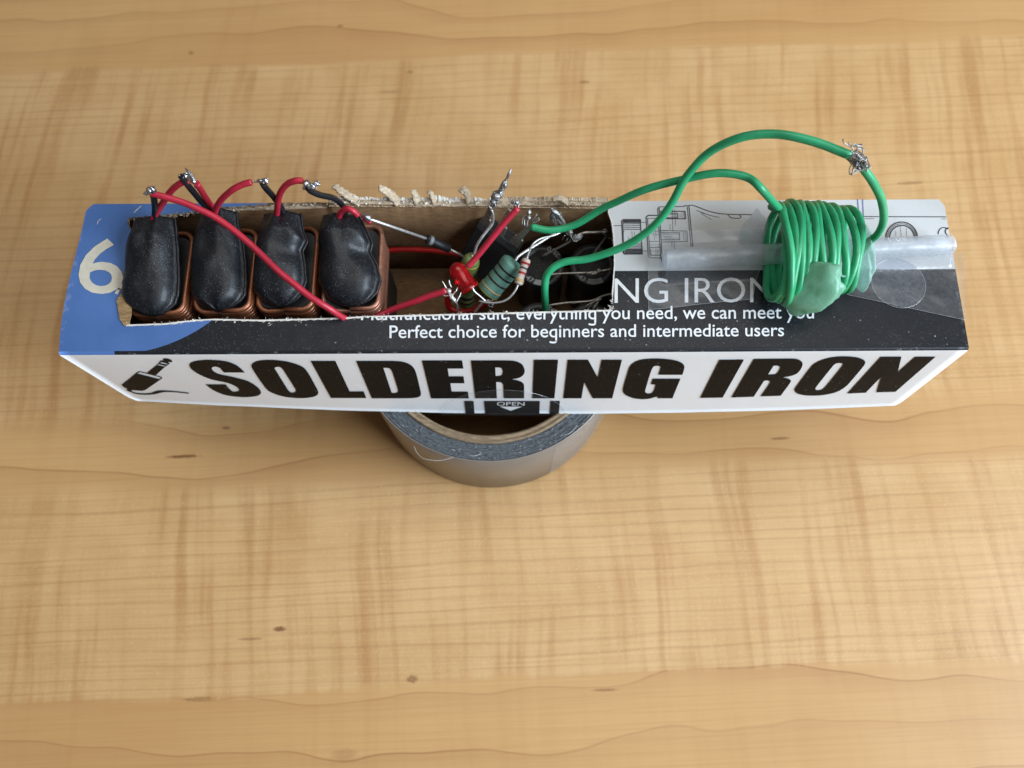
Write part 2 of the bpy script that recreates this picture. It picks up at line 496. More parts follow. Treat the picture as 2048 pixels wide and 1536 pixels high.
M = {}
M['wood'] = wood()
M['top'] = print_top()
M['front'] = print_front()
M['kraft'] = card('kraft_card', KRAFT)
M['torn'] = card('torn_paper', lin(188, 170, 146), 0.3)
M['torn_white'] = card('torn_white_paper', lin(222, 216, 206), 0.15)
M['ink'] = ink('black_ink', (0.008, 0.0068, 0.006), 0.5, 0.55, 0.06)
M['ink_white'] = simple('white_ink', (0.78, 0.79, 0.80), 0.45, var=0.06)
M['ink_grey'] = simple('grey_ink', (0.68, 0.68, 0.68), 0.45, var=0.08)
M['ink_cream'] = simple('cream_ink', lin(206, 198, 180), 0.5, var=0.06)
M['ink_line'] = simple('line_ink', (0.03, 0.03, 0.035), 0.5)
M['ink_blue'] = simple('blue_line_ink', lin(70, 96, 170), 0.5)
M['shrink'] = shrink()
M['copper'] = copper('enamelled_copper', lin(150, 92, 62))
M['copper_pale'] = copper('dusty_enamelled_copper', lin(164, 112, 90))
M['black'] = simple('black_plastic', (0.012, 0.012, 0.013), 0.5, bump=0.2, bscale=1800)
M['epoxy'] = ink('matt_black_epoxy', (0.014, 0.014, 0.015), 0.35, 0.6)
M['epoxy_grey'] = simple('grey_epoxy_edge', (0.05, 0.05, 0.053), 0.55, var=0.2)
M['red'] = wire_mat('red_insulation', lin(186, 40, 60), 0.38)
M['darkred'] = wire_mat('deep_red_insulation', lin(190, 24, 24), 0.4)
M['blackwire'] = wire_mat('black_insulation', (0.012, 0.014, 0.018), 0.3, 0.2)
M['green'] = wire_mat('green_insulation', lin(52, 167, 113), 0.34, 0.14)
M['solder'] = simple('solder', (0.60, 0.61, 0.63), 0.36, 1.0, var=0.2, vscale=900, bump=0.3, bscale=700)
M['solder_dull'] = simple('dull_solder', (0.40, 0.39, 0.38), 0.48, 0.9, var=0.3, vscale=900, bump=0.3, bscale=700)
M['tin'] = simple('tinned_lead', (0.70, 0.69, 0.66), 0.33, 0.65, var=0.2, vscale=900)
M['tin_dull'] = simple('dull_tinned_lead', (0.50, 0.47, 0.42), 0.45, 0.75, var=0.25, vscale=900)
M['duct'] = simple('duct_tape_foil', (0.27, 0.24, 0.21), 0.42, 0.35, var=0.06, vscale=60, bump=0.1, bscale=200)

# ------------------------------------------------------------------ table
mesh_obj('table_top', [(-0.75, -0.45, 0), (0.75, -0.45, 0), (0.75, 0.75, 0), (-0.75, 0.75, 0),
                       (-0.75, -0.45, -0.028), (0.75, -0.45, -0.028), (0.75, 0.75, -0.028), (-0.75, 0.75, -0.028)],
         [(0, 1, 2, 3), (4, 7, 6, 5), (0, 4, 5, 1), (1, 5, 6, 2), (2, 6, 7, 3), (3, 7, 4, 0)], M['wood'], smooth=False)['kind'] = 'structure'

# ------------------------------------------------------------------ roll of tape
TC = Vector((-0.0075, 0.0955, 0)); TR, TI, TM, TZ = 0.0455, 0.0368, 0.0397, 0.0480
def tape_roll():
    t = thing('tape_roll', TC, 'roll of grey cloth tape lying flat on the table, propping up the printed box', 'tape')
    rnd = random.Random(3)
    def ring(name, prof, mat, segs=128, wob=0.0):
        vs, fs = [], []
        n = len(prof)
        for k in range(segs):
            a = 2 * math.pi * k / segs
            for i, (r, z) in enumerate(prof):
                w = wob * noise.noise(Vector((math.cos(a) * 9, math.sin(a) * 9, i * 0.37))) if i not in (0, n - 1) else 0
                vs.append(TC + Vector((math.cos(a) * r, math.sin(a) * r, z + w)))
        for k in range(segs):
            k2 = (k + 1) % segs
            for i in range(n):
                j = (i + 1) % n
                fs.append((k * n + i, k2 * n + i, k2 * n + j, k * n + j))
        return mesh_obj(name, vs, fs, mat, t)
    # outer wound foil
    ring('outer_wrap', [(TR, 0.0004), (TR, TZ - 0.0002), (TR - 0.0003, TZ), (TR - 0.0005, TZ - 0.0005), (TR - 0.0005, 0.0004)], M['duct'])
    # fuzzy cut edges of the layers: a ridged face
    prof = []
    k = 34
    for i in range(k + 1):
        r = TR - 0.0006 - (TR - 0.0006 - TM) * i / k
        prof.append((r, TZ - 0.0002 + rnd.uniform(-0.00022, 0.00016)))
    prof = [(TR - 0.0006, 0.0005)] + prof + [(TM, 0.0005)]
    g = G('cloth_tape_edge'); p = g.pos()
    dx = g.math('SUBTRACT', g.x, TC.x); dy = g.math('SUBTRACT', g.y, TC.y)
    rr = g.math('SQRT', g.math('ADD', g.math('MULTIPLY', dx, dx), g.math('MULTIPLY', dy, dy)))
    an = g.math('ARCTAN2', dy, dx)
    st = g.noise(g.vec(g.math('MULTIPLY', an, 26), g.math('MULTIPLY', rr, 4200)), 1, 4, 0.7)
    st2 = g.noise(p, 1500, 3, 0.7)
    c = g.mix(g.map(st, 0.36, 0.66), lin(50, 54, 58), lin(110, 115, 120))
    c = g.mix(g.map(st2, 0.58, 0.75, 0, 0.5), c, lin(166, 170, 174))
    me = g.done(g.bsdf(c, 0.75, 0, g.bump(g.math('ADD', st, st2), 0.6, 0.0006)))
    ring('tape_layers', prof, me, wob=0.00016)
    cp = [(TM - 0.0001, 0.0003), (TM - 0.0001, TZ - 0.0001)] + [(TM - 0.0001 - (TM - TI) * i / 8, TZ + 0.0003 + rnd.uniform(-0.00025, 0.00025)) for i in range(1, 8)] + [(TI, TZ), (TI, 0.0003)]
    ring('core', cp, card('grey_board_core', lin(142, 122, 98), 0.3), wob=0.0003)
    # the loose clear end of the tape at the lower right
    vs, fs = [], []
    for i in range(40):
        a = math.radians(-62 + 42 * i / 39)
        lift = 0.0002 + 0.0012 * max(0, (i - 8) / 31) ** 2
        for z in (0.0010, TZ - 0.0008):
            vs.append(TC + Vector((math.cos(a) * (TR + lift), math.sin(a) * (TR + lift), z)))
    for i in range(39): fs.append((2 * i, 2 * i + 2, 2 * i + 3, 2 * i + 1))
    mesh_obj('loose_end', vs, fs, clear('tape_film', 0.10, 0.10, 0.2), t)
    # stray fibres
    parts = []
    for pts in ([(828, 893, .048), (836, 908, .0482), (850, 918, .049), (880, 921, .0485), (905, 915, .0482)],
                [(930, 905, .0483), (945, 912, .0492), (962, 908, .0483)], [(1120, 872, .0484), (1140, 866, .0490), (1155, 850, .0484)]):
        parts.append(tube_data(catmull(pxs(pts), 8), 0.00006, 5))
    for i in range(70):
        a = rnd.uniform(math.pi * 1.02, math.pi * 1.98); r = rnd.uniform(TM, TR)
        p0 = TC + Vector((math.cos(a) * r, math.sin(a) * r, TZ - 0.0001))
        d = Vector((rnd.uniform(-1, 1), rnd.uniform(-1, 1), rnd.uniform(0.2, 0.9))) * 0.0009
        parts.append(tube_data([p0, p0 + d * 0.6, p0 + d + Vector((rnd.uniform(-.3, .3) * 1e-3, 0, 0))], 0.00005, 4))
    o = mesh_obj('stray_fibres', *merge(parts), simple('pale_lint', (0.6, 0.6, 0.58), 0.8), t); o['kind'] = 'stuff'
tape_roll()

# ------------------------------------------------------------------ the box
BOX = thing('cardboard_box', Vector((0, 0.095, ZB)), 'long printed cardboard box with its lid torn open, full of wired electronic parts', 'box')

def bow(x, h):
    q = 1 - (x / 0.126) ** 2
    return (0.0024 + 0.0037 * max(0, q) + 0.0016 * x / 0.125) * h

HB = ZT - ZB
def front_y(x, z):
    return YF - bow(x, min(1, max(0, (ZT - z) / HB)))

def on_front(px, py, lift=0.0):
    """point of the front panel shown at this place of the photo"""
    d = ray(px, py)
    y = YF
    for _ in range(12):
        q = CAM + d * (y / d.y)
        y = front_y(q.x, q.z) - lift
    return CAM + d * (y / d.y)

def tear_y(px):
    """front rim of the torn opening, photo line"""
    pts = [(250, 651), (330, 648), (390, 641), (430, 639), (520, 641), (600, 639), (680, 637), (725, 634), (1225, 621)]
    for a, b in zip(pts, pts[1:]):
        if px <= b[0]:
            return a[1] + (b[1] - a[1]) * (px - a[0]) / (b[0] - a[0])
    return 621

FR = 0.0009    # fold radius
def top_panel():
    rnd = random.Random(11)
    out = []
    def seg(a, b, n, jag=0.0):
        for i in range(n):
            q = Vector(a).lerp(Vector(b), i / n)
            if jag: q += Vector((rnd.uniform(-jag, jag), rnd.uniform(-jag, jag)))
            out.append(q)
    P = lambda px, py: at(px, py, ZT).xy
    # outer outline, anticlockwise from front left
    seg((XL, YF + FR), (XR, YF + FR), 60)
    seg((XR, YF + FR), (XR + 0.0010, YB - 0.0022), 8)
    seg((XR + 0.0010, YB - 0.0022), (XR - 0.0004, YB), 4)
    tr = P(1219, 402); tr.y = YB
    seg((XR - 0.0004, YB), tr, 20)
    # torn right end of the opening
    e = [tr, P(1216, 425), P(1224, 445), P(1226, 470), P(1229, 500), P(1229, 530), P(1226, 560), P(1223, 590), P(1227, 605), P(1225, 621)]
    for a, b in zip(e, e[1:]): seg(a, b, 5, 0.00012)
    xs = list(range(1225, 250, -6))
    for px in xs:
        q = P(px, tear_y(px) + rnd.uniform(-1.6, 1.6))
        out.append(q)
    e = [P(250, 651), P(240, 630), P(234, 600), P(246, 575), P(255, 545), P(262, 500), P(266, 470), P(255, 447), P(256, 436)]
    for a, b in zip(e, e[1:]): seg(a, b, 5, 0.00012)
    e = [P(256, 436), P(320, 430), P(352, 427), P(390, 424), P(418, 415), P(470, 413), P(520, 409), P(575, 406), P(620, 405), P(655, 402)]
    e[-1].y = YB
    for a, b in zip(e, e[1:]): seg(a, b, 8, 0.00018)
    xb = e[-1].x
    seg((xb, YB), (XL + 0.0022, YB), 20)
    seg((XL + 0.0022, YB), (XL + 0.0004, YB - 0.0022), 4)
    a, b = Vector((XL + 0.0004, YB - 0.0022)), Vector((XL, YF + FR))
    for i in range(14):
        t = i / 14; q = a.lerp(b, t); q.x -= 0.0013 * math.sin(math.pi * t) ** 1.0 * t * 1.4; out.append(q)
    n = len(out)
    vs = [Vector((q.x, q.y, ZT)) for q in out] + [Vector((q.x, q.y, ZT - TH)) for q in out]
    from mathutils.geometry import delaunay_2d_cdt
    cv, _, cf, ov, _, _ = delaunay_2d_cdt([q.copy() for q in out], [], [list(range(n))], 1, 1e-7)
    bm = bmesh.new()
    tv = [bm.verts.new((q.x, q.y, ZT)) for q in cv]; lv = [bm.verts.new((q.x, q.y, ZT - TH)) for q in cv]
    for f_ in cf:
        a_, b_, c_ = (cv[i] for i in f_[:3])
        if (b_ - a_).cross(c_ - a_) < 0: f_ = list(reversed(f_))
        bm.faces.new([tv[i] for i in f_]).material_index = 0
        bm.faces.new([lv[i] for i in reversed(f_)]).material_index = 1
    bm.edges.ensure_lookup_table()
    for e_ in [e_ for e_ in bm.edges if e_.is_boundary and abs(e_.verts[0].co.z - ZT) < 1e-6]:
        a_, b_ = e_.verts
        ia, ib = tv.index(a_), tv.index(b_)
        bm.faces.new((tv[ib], tv[ia], lv[ia], lv[ib])).material_index = 2
    me = bpy.data.meshes.new('top_panel'); bm.to_mesh(me); bm.free()
    for mm in (M['top'], M['kraft'], M['torn']): me.materials.append(mm)
    return link(bpy.data.objects.new('top_panel', me), BOX), out
TOP, OUTLINE = top_panel()

def front_panel():
    nx = 80
    prof = []   # (y offset, z) from the top fold down
    for i in range(6):
        a = math.pi / 2 * i / 5
        prof.append((FR * (1 - math.sin(a)), ZT - FR * (1 - math.cos(a))))
    for i in range(1, 15):
        prof.append((0.0, ZT - FR - (HB - FR) * i / 14))
    vs, fs = [], []
    rnd = random.Random(2)
    for layer in (0, 1):
        for ix in range(nx + 1):
            u = ix / nx
            for k, (dy, z) in enumerate(prof):
                h = (ZT - z) / HB
                xl = XL + 0.0010 * h; xr = XR - 0.0004 * h
                # rounded lower corners
                if h > 0.9:
                    xl += 0.0012 * ((h - 0.9) / 0.1) ** 2; xr -= 0.0008 * ((h - 0.9) / 0.1) ** 2
                x = xl + (xr - xl) * u
                y = YF - bow(x, h) + dy + layer * 0.0011
                zz = z - layer * (0.0011 if k < 6 else 0.0) + (0.0006 * noise.noise(Vector((x * 60, 1.3, 0))) if k == len(prof) - 1 else 0)
                vs.append(Vector((x, y, zz)))
    m_ = len(prof); L = (nx + 1) * m_
    mi = []
    for ix in range(nx):
        for k in range(m_ - 1):
            a, b, c, d = ix * m_ + k, (ix + 1) * m_ + k, (ix + 1) * m_ + k + 1, ix * m_ + k + 1
            fs.append((a, d, c, b)); mi.append(0)
            fs.append((L + a, L + b, L + c, L + d)); mi.append(1)
    for ix in range(nx):
        for k in (0, m_ - 1):
            a, b = ix * m_ + k, (ix + 1) * m_ + k
            fs.append((a, b, L + b, L + a)); mi.append(2)
    for ix in (0, nx):
        for k in range(m_ - 1):
            a, b = ix * m_ + k, ix * m_ + k + 1
            fs.append((a, b, L + b, L + a)); mi.append(2)
    return mesh_obj('front_panel', vs, fs, None, BOX, mats=[M['front'], M['kraft'], M['torn_white']], midx=mi)
FRONT = front_panel()

def back_panel():
    nx = 260
    x0, x1 = XL + 0.0006, XR - 0.0006
    o0 = at(655, 402, ZT).x; o1 = at(1219, 402, ZT).x
    cols = []
    for i in range(nx + 1):
        x = x0 + (x1 - x0) * i / nx
        if o0 < x < o1:
            zt = ZT + 0.0016 + 0.0007 * noise.noise(Vector((x * 160, 0.3, 0))) + 0.0005 * noise.noise(Vector((x * 700, 2.3, 0)))
            u = (x - o0) / (o1 - o0)
            zt -= 0.0022 * u ** 0.8
        else:
            zt = ZT - TH - 0.00002
        cols.append((x, zt))
    vs, fs, mi = [], [], []
    for x, zt in cols:
        wig = 0.0008 * noise.noise(Vector((x * 30, 5, 0)))
        for y, f in ((YB, 0), (YB - 0.0014, 1)):
            for z in (ZB, 0.06, 0.075, zt):
                vs.append(Vector((x, y + (wig if 0.05 < z else 0), z)))
    for i in range(nx):
        a, b = i * 8, (i + 1) * 8
        for k in range(3):
            fs.append((a + k, a + k + 1, b + k + 1, b + k)); mi.append(0)
            fs.append((a + 4 + k, b + 4 + k, b + 5 + k, a + 5 + k)); mi.append(1)
        fs.append((a + 3, a + 7, b + 7, b + 3)); mi.append(2)
        fs.append((a, b, b + 4, a + 4)); mi.append(1)
    return mesh_obj('back_panel', vs, fs, None, BOX, mats=[simple('white_card', WHITE, 0.5), M['kraft'], M['torn']], midx=mi)
BACK = back_panel()

def bottom_and_ends():
    yb0 = lambda x: front_y(x, ZB) + 0.0013
    nx = 40; vs, fs = [], []
    for z in (ZB, ZB + TH):
        for i in range(nx + 1):
            x = XL + 0.004 + (XR - XL - 0.008) * i / nx
            vs.append(Vector((x, yb0(x), z))); vs.append(Vector((x, YB - 0.0016, z)))
    L = (nx + 1) * 2
    for i in range(nx):
        a = 2 * i
        fs.append((a, a + 1, a + 3, a + 2)); fs.append((L + a, L + a + 2, L + a + 3, L + a + 1))
        fs.append((a, a + 2, L + a + 2, L + a)); fs.append((a + 1, L + a + 1, L + a + 3, a + 3))
    fs.append((0, L, L + 1, 1)); fs.append((L - 2, L - 1, 2 * L - 1, 2 * L - 2))
    mesh_obj('bottom_panel', vs, fs, M['kraft'], BOX, smooth=False)
    for x, s in ((XL, 1), (XR, -1)):
        v, f = [], []
        yb_f, yt_f = front_y(x, ZB) + 0.0014, YF + 0.0014
        quad = [(yb_f, ZB + TH), (YB - 0.002, ZB + TH), (YB - 0.002, ZT - TH - 0.0002), (yt_f, ZT - TH - 0.0002)]
        for dx in (0.0016, 0.0028):
            for (y, z) in quad:
                h = (ZT - z) / HB
                v.append(Vector((x + s * (dx + 0.0016 * h), y, z)))
        f = [(0, 1, 2, 3), (7, 6, 5, 4), (0, 4, 5, 1), (1, 5, 6, 2), (2, 6, 7, 3), (3, 7, 4, 0)]
        mesh_obj('end_flap', v, f, M['kraft'], BOX, smooth=False)
    # tuck-in tongue under the front edge, dusty clear tape on its rim
    v, f = [], []
    n = 24
    for i in range(n + 1):
        px = 884 + (1112 - 884) * i / n
        a = on_front(px, 827)
        for dy, dz in ((0.0006, -0.0002), (0.0004, -0.0022 - 0.0003 * noise.noise(Vector((i, 0, 0)))), (0.0009, -0.0022), (0.0011, -0.0002)):
            v.append(Vector((a.x, front_y(a.x, ZB) + dy, ZB + dz)))
    for i in range(n):
        for k in range(4):
            k2 = (k + 1) % 4
            f.append((4 * i + k, 4 * i + 4 + k, 4 * i + 4 + k2, 4 * i + k2))
    mesh_obj('tuck_tongue', v, f, card('dusty_rim', lin(150, 146, 140), 0.3), BOX)
bottom_and_ends()

# ---- tears: shredded paper along the rims
def tear_fibres():
    rnd = random.Random(5)
    light, dark = [], []
    def flake(p, size, out, flat=False):
        d = Vector((rnd.uniform(-1, 1), rnd.uniform(-1, 1), rnd.uniform(-0.3, 0.7))).normalized()
        u = d * size * rnd.uniform(0.5, 1.3); w = d.orthogonal().normalized() * size * rnd.uniform(0.25, 0.6)
        h = d.cross(w).normalized() * size * rnd.uniform(0.1, 0.3)
        out.append((lambda V: ([p - u - w * .5, p + u * .3 - w, p + u, p + u * .2 + w, p - u * .6 + w * .8, p + h, p - h * .4],
                               [(0, 1, 5), (1, 2, 5), (2, 3, 5), (3, 4, 5), (4, 0, 5), (1, 0, 6), (2, 1, 6), (3, 2, 6), (4, 3, 6), (0, 4, 6)]))(None))
    def hair(p, L, out, r=0.00005, dirv=None):
        d = Vector(dirv) if dirv else Vector((rnd.uniform(-1, 1), rnd.uniform(-1, 1), rnd.uniform(0, 1)))
        d = d.normalized() * L
        q = Vector((rnd.uniform(-1, 1), rnd.uniform(-1, 1), rnd.uniform(-1, 1))) * L * 0.35
        out.append(tube_data(catmull([p, p + d * 0.5 + q, p + d], 3), r, 4))
    # front rim
    for i in range(330):
        px = rnd.uniform(252, 1225)
        p = at(px, tear_y(px) + rnd.uniform(-1.5, 1.5), ZT + rnd.uniform(-0.0006, 0.0002))
        big = rnd.random() < 0.05
        flake(p, rnd.uniform(0.0003, 0.0006) if big else rnd.uniform(0.0001, 0.00028), light)
        if rnd.random() < 0.5: hair(p, rnd.uniform(0.0004, 0.0011), light, 0.00004)
    for px, py, s in ((540, 648, .0009), (765, 640, .0010), (1010, 625, .0011), (470, 642, .0008), (600, 642, .0007), (385, 641, .0008), (660, 637, .0007), (1222, 600, .0009), (1224, 615, .0009)):
        for k in range(6): flake(at(px + rnd.uniform(-4, 4), py + rnd.uniform(-2, 3), ZT + 0.0002), s * rnd.uniform(.25, .55), light)
    # bared white paper core along the front and right rims
    rim = [(px, tear_y(px)) for px in range(252, 1225, 4)] + [(1225, 621), (1226, 612), (1225, 600), (1225, 585), (1227, 560), (1229, 530), (1229, 500), (1227, 470), (1224, 445), (1217, 425), (1219, 404)]
    V, F = [], []
    for k, (px, py) in enumerate(rim):
        wdt = 1.0 + 2.2 * max(0, noise.noise(Vector((k * 0.23, 4, 0)))) + 1.2 * rnd.random()
        if py < 600: o0, o1 = (px - 1.0, py), (px + wdt, py)
        else: o0, o1 = (px, py - 1.6), (px, py + wdt)
        V += [at(*o0, ZT + .00015), at(*o1, ZT + .00010)]
    for k in range(len(rim) - 1): F.append((2 * k, 2 * k + 1, 2 * k + 3, 2 * k + 2))
    mesh_obj('torn_edge', V, F, M['torn_white'], BOX, smooth=False)
    # right rim
    for i in range(70):
        t = rnd.random(); py = 403 + t * 217
        px = 1219 + 9 * math.sin(math.pi * t * 0.9)
        flake(at(px + rnd.uniform(-2, 2), py, ZT - 0.0003), rnd.uniform(0.00015, 0.0004) * (2 if t > 0.9 else 1), light)
    # left part of the back rim
    for i in range(170):
        px = rnd.uniform(256, 655); py = 436 - (px - 256) * 0.082
        p = at(px, py + rnd.uniform(-1, 5), ZT + rnd.uniform(-0.0009, 0.0002))
        flake(p, rnd.uniform(0.0002, 0.0006), dark if rnd.random() < 0.6 else light)
        if rnd.random() < 0.6: hair(p, rnd.uniform(0.0005, 0.0015), dark, 0.00005)
    # tall back rim
    for i in range(260):
        px = rnd.uniform(655, 1220)
        base = 402 - (3 if px < 960 else -2)
        p = at(px, base, ZT); p.y = YB - rnd.uniform(0, 0.0015); p.z = ZT + 0.0016 - 0.0020 * max(0, (px - 655) / 565) + rnd.uniform(-0.0009, 0.0009)
        flake(p, rnd.uniform(0.0002, 0.0007), light if (px < 960 and rnd.random() < .75) else dark)
        if rnd.random() < 0.3: hair(p, rnd.uniform(0.0004, 0.0011), light if px < 960 else dark, 0.00004)
    o = mesh_obj('torn_fibres', *merge(light), M['torn_white'], BOX, smooth=False); o['kind'] = 'stuff'
    o = mesh_obj('torn_fibres', *merge(dark), M['torn'], BOX, smooth=False); o['kind'] = 'stuff'
    # curled shreds standing on the back rim
    for (a, b, c, w) in (((722, 395), (688, 386), (668, 371), .0012), ((800, 392), (775, 384), (758, 376), .0013), ((838, 390), (828, 386), (822, 384), .0010),
                         ((940, 388), (930, 380), (920, 384), .0010), ((870, 390), (862, 386), (855, 386), .0007), ((1135, 400), (1120, 396), (1105, 398), .0009)):
        r0 = at(a[0], 402, ZT); r0.y = YB - 0.0007; r0.z = ZT + 0.0006
        pts = [r0, at(*b, ZT + 0.0030), at(*c, ZT + 0.0052 if w > .0012 else ZT + 0.0034)]
        path = catmull(pts, 10); V, F = [], []
        for k, q in enumerate(path):
            t = k / (len(path) - 1)
            hw = w * (1.15 - 0.35 * t) * (1 + 0.35 * noise.noise(Vector((k * .4, a[0], 0))))
            d = (path[min(k + 1, len(path) - 1)] - path[max(k - 1, 0)]).normalized()
            sd = d.cross(Vector((0.1, -0.35, 0.93)).normalized()).normalized()
            up_ = d.cross(sd).normalized()
            for mth in range(10):
                an = 2 * math.pi * mth / 10
                wv_ = 1 + 0.5 * noise.noise(Vector((k * .7, mth * 1.1, a[0])))
                V.append(q + sd * math.cos(an) * hw * wv_ + up_ * math.sin(an) * 0.00032 * wv_ + up_ * 0.0004 * math.sin(math.cos(an) * 2.2))
        for k in range(len(path) - 1):
            for mth in range(10): F.append((k * 10 + mth, k * 10 + (mth + 1) % 10, k * 10 + 10 + (mth + 1) % 10, k * 10 + 10 + mth))
        F += [tuple(range(9, -1, -1)), tuple(len(V) - 10 + mth for mth in range(10))]
        mesh_obj('torn_shred', V, F, M['torn'], BOX)
    # split plies of the board along the back rim
    for py_, lean, hgt, amp, mt, x0, x1 in ((0.0015, -0.0002, 0.0004, 0.0006, 'torn', 660, 1220), (0.0009, 0.0004, 0.0008, 0.0010, 'torn', 662, 1220), (0.0003, 0.0012, 0.0011, 0.0012, 'torn_white', 664, 1000), (-0.0001, 0.0016, 0.0003, 0.0010, 'torn', 990, 1218)):
        V, F = [], []; n = 340
        for k in range(n + 1):
            px = x0 + (x1 - x0) * k / n
            q = at(px, 402, ZT); f_ = max(0, (px - 655) / 565)
            rag = noise.noise(Vector((px * .05, py_ * 9e3, 1))) + 0.6 * noise.noise(Vector((px * .21, py_ * 9e3, 4))) + 0.4 * noise.noise(Vector((px * .8, 2, py_ * 9e3)))
            h_ = max(0.0002, hgt + amp * rag)
            zb = ZT + 0.0006 - 0.0021 * f_
            y0_ = YB - py_ + 0.0002 * noise.noise(Vector((px * .1, 3, 0)))
            for dy in (0, 0.00028):
                V.append(Vector((q.x, y0_ + dy, zb))); V.append(Vector((q.x, y0_ + dy + lean * 0.5, zb + h_ * 0.6))); V.append(Vector((q.x, y0_ + dy * .6 + lean, zb + h_)))
        for k in range(n):
            a_ = 6 * k; b_ = a_ + 6
            F += [(a_, a_ + 1, b_ + 1, b_), (a_ + 1, a_ + 2, b_ + 2, b_ + 1), (a_ + 3, b_ + 3, b_ + 4, a_ + 4), (a_ + 4, b_ + 4, b_ + 5, a_ + 5), (a_ + 2, a_ + 5, b_ + 5, b_ + 2)]
        mesh_obj('torn_ply', V, F, M[mt], BOX, smooth=False)
    # peeled patch at the opening's left end
    poly = [at(*p, ZT + 0.00035) for p in ((248, 578), (263, 596), (262, 630), (258, 647), (249, 652), (239, 638), (233, 600))]
    low = [p - Vector((0, 0, 0.0003)) for p in poly]; n = len(poly)
    mesh_obj('peeled_patch', poly + low, [tuple(range(n - 1, -1, -1))] + [(i, (i + 1) % n, n + (i + 1) % n, n + i) for i in range(n)], card('peeled_card', lin(150, 122, 84), 0.35), BOX, smooth=False)
tear_fibres()

# ---- print: traced outlines laid on the panels
def contour(pts, per=6):
    """(x,y) corner points and (x,y,1) smooth points -> polyline (closed)"""
    n = len(pts)
    out = []
    for i in range(n):
        p0, p1, p2, p3 = pts[i - 1], pts[i], pts[(i + 1) % n], pts[(i + 2) % n]
        s1, s2 = len(p1) == 3, len(p2) == 3
        a, b, c, d = (Vector(q[:2]) for q in (p0, p1, p2, p3))
        if not s1 and not s2:
            out.append(b); continue
        t1 = (c - a) * 0.5 if s1 else (c - b)
        t2 = (d - b) * 0.5 if s2 else (c - b)
        L = (c - b).length
        if t1.length > L * 1.3: t1 *= L * 1.3 / t1.length
        if t2.length > L * 1.3: t2 *= L * 1.3 / t2.length
        for k in range(per):
            t = k / per
            out.append(b * (2 * t**3 - 3 * t**2 + 1) + t1 * (t**3 - 2 * t**2 + t) + c * (-2 * t**3 + 3 * t**2) + t2 * (t**3 - t**2))
    return out

def fill2d(loops):
    """list of 2-D loops (holes included) -> flat mesh verts/faces, by a filled curve"""
    cu = bpy.data.curves.new('outline', 'CURVE'); cu.dimensions = '2D'; cu.fill_mode = 'BOTH'
    for lp in loops:
        sp = cu.splines.new('POLY'); sp.points.add(len(lp) - 1); sp.use_cyclic_u = True
        for i, q in enumerate(lp): sp.points[i].co = (q[0], q[1], 0, 1)
    ob = bpy.data.objects.new('outline', cu)
    me = bpy.data.meshes.new_from_object(ob)
    vs = [v.co.xy.copy() for v in me.vertices]; fs = [tuple(p.vertices) for p in me.polygons]
    bpy.data.objects.remove(ob); bpy.data.curves.remove(cu); bpy.data.meshes.remove(me)
    return vs, fs

def text2d(body, bold=0.0, spacing=1.0):
    cu = bpy.data.curves.new('text', 'FONT'); cu.body = body; cu.offset = bold; cu.resolution_u = 4; cu.space_character = spacing
    ob = bpy.data.objects.new('text', cu)
    me = bpy.data.meshes.new_from_object(ob)
    vs = [v.co.xy.copy() for v in me.vertices]; fs = [tuple(p.vertices) for p in me.polygons]
    bpy.data.objects.remove(ob); bpy.data.curves.remove(cu); bpy.data.meshes.remove(me)
    return vs, fs

def text_g(body, bold=0.0):
    """like text2d, with single-storey g: a q whose tail hooks to the left"""
    vs, fs = text2d(body.replace('g', 'q'), bold)
    qv, _ = text2d('q', bold)
    yb = min(v.y for v in qv); st = 0.085 + bold * 1.2
    for i, ch in enumerate(body):
        if ch != 'g': continue
        pv, _ = text2d(body[:i + 1].replace('g', 'q'), bold)
        xr = max(v.x for v in pv); xc = xr - st / 2
        arc_ = [(xc, yb + 0.05), (xc - 0.012, yb - 0.005), (xc - 0.06, yb - 0.048), (xc - 0.15, yb - 0.060), (xc - 0.25, yb - 0.050), (xc - 0.35, yb - 0.018)]
        P = [p.xy for p in catmull([Vector((*a, 0)) for a in arc_], 3)]
        b0 = len(vs)
        for k, p_ in enumerate(P):
            d = (P[min(k + 1, len(P) - 1)] - P[max(k - 1, 0)]).normalized(); nn = Vector((-d.y, d.x)) * st * 0.52
            vs += [p_ + nn, p_ - nn]
        for k in range(len(P) - 1): fs.append((b0 + 2 * k, b0 + 2 * k + 1, b0 + 2 * k + 3, b0 + 2 * k + 2))
    return vs, fs

def up_faces(V, F, nrm):
    """turn faces so they look along nrm"""
    out = []
    for f in F:
        a, b, c = V[f[0]], V[f[1]], V[f[2]]
        out.append(f if (b - a).cross(c - a).dot(nrm) >= 0 else tuple(reversed(f)))
    return out

def crop(x0, y0, s):
    return lambda q: (x0 + q[0] / s, y0 + q[1] / s)

def front_shape(name, loops, cv, mat, lift=0.00018, parent=None):
    vs, fs = fill2d([[Vector(cv(q)) for q in contour(lp)] for lp in loops])
    V = []
    for q in vs:
        p = on_front(q.x, q.y); V.append(Vector((p.x, p.y - lift, p.z)))
    return mesh_obj(name, V, up_faces(V, fs, Vector((0, -1, 0.1))), mat, parent or FRONT, smooth=False)

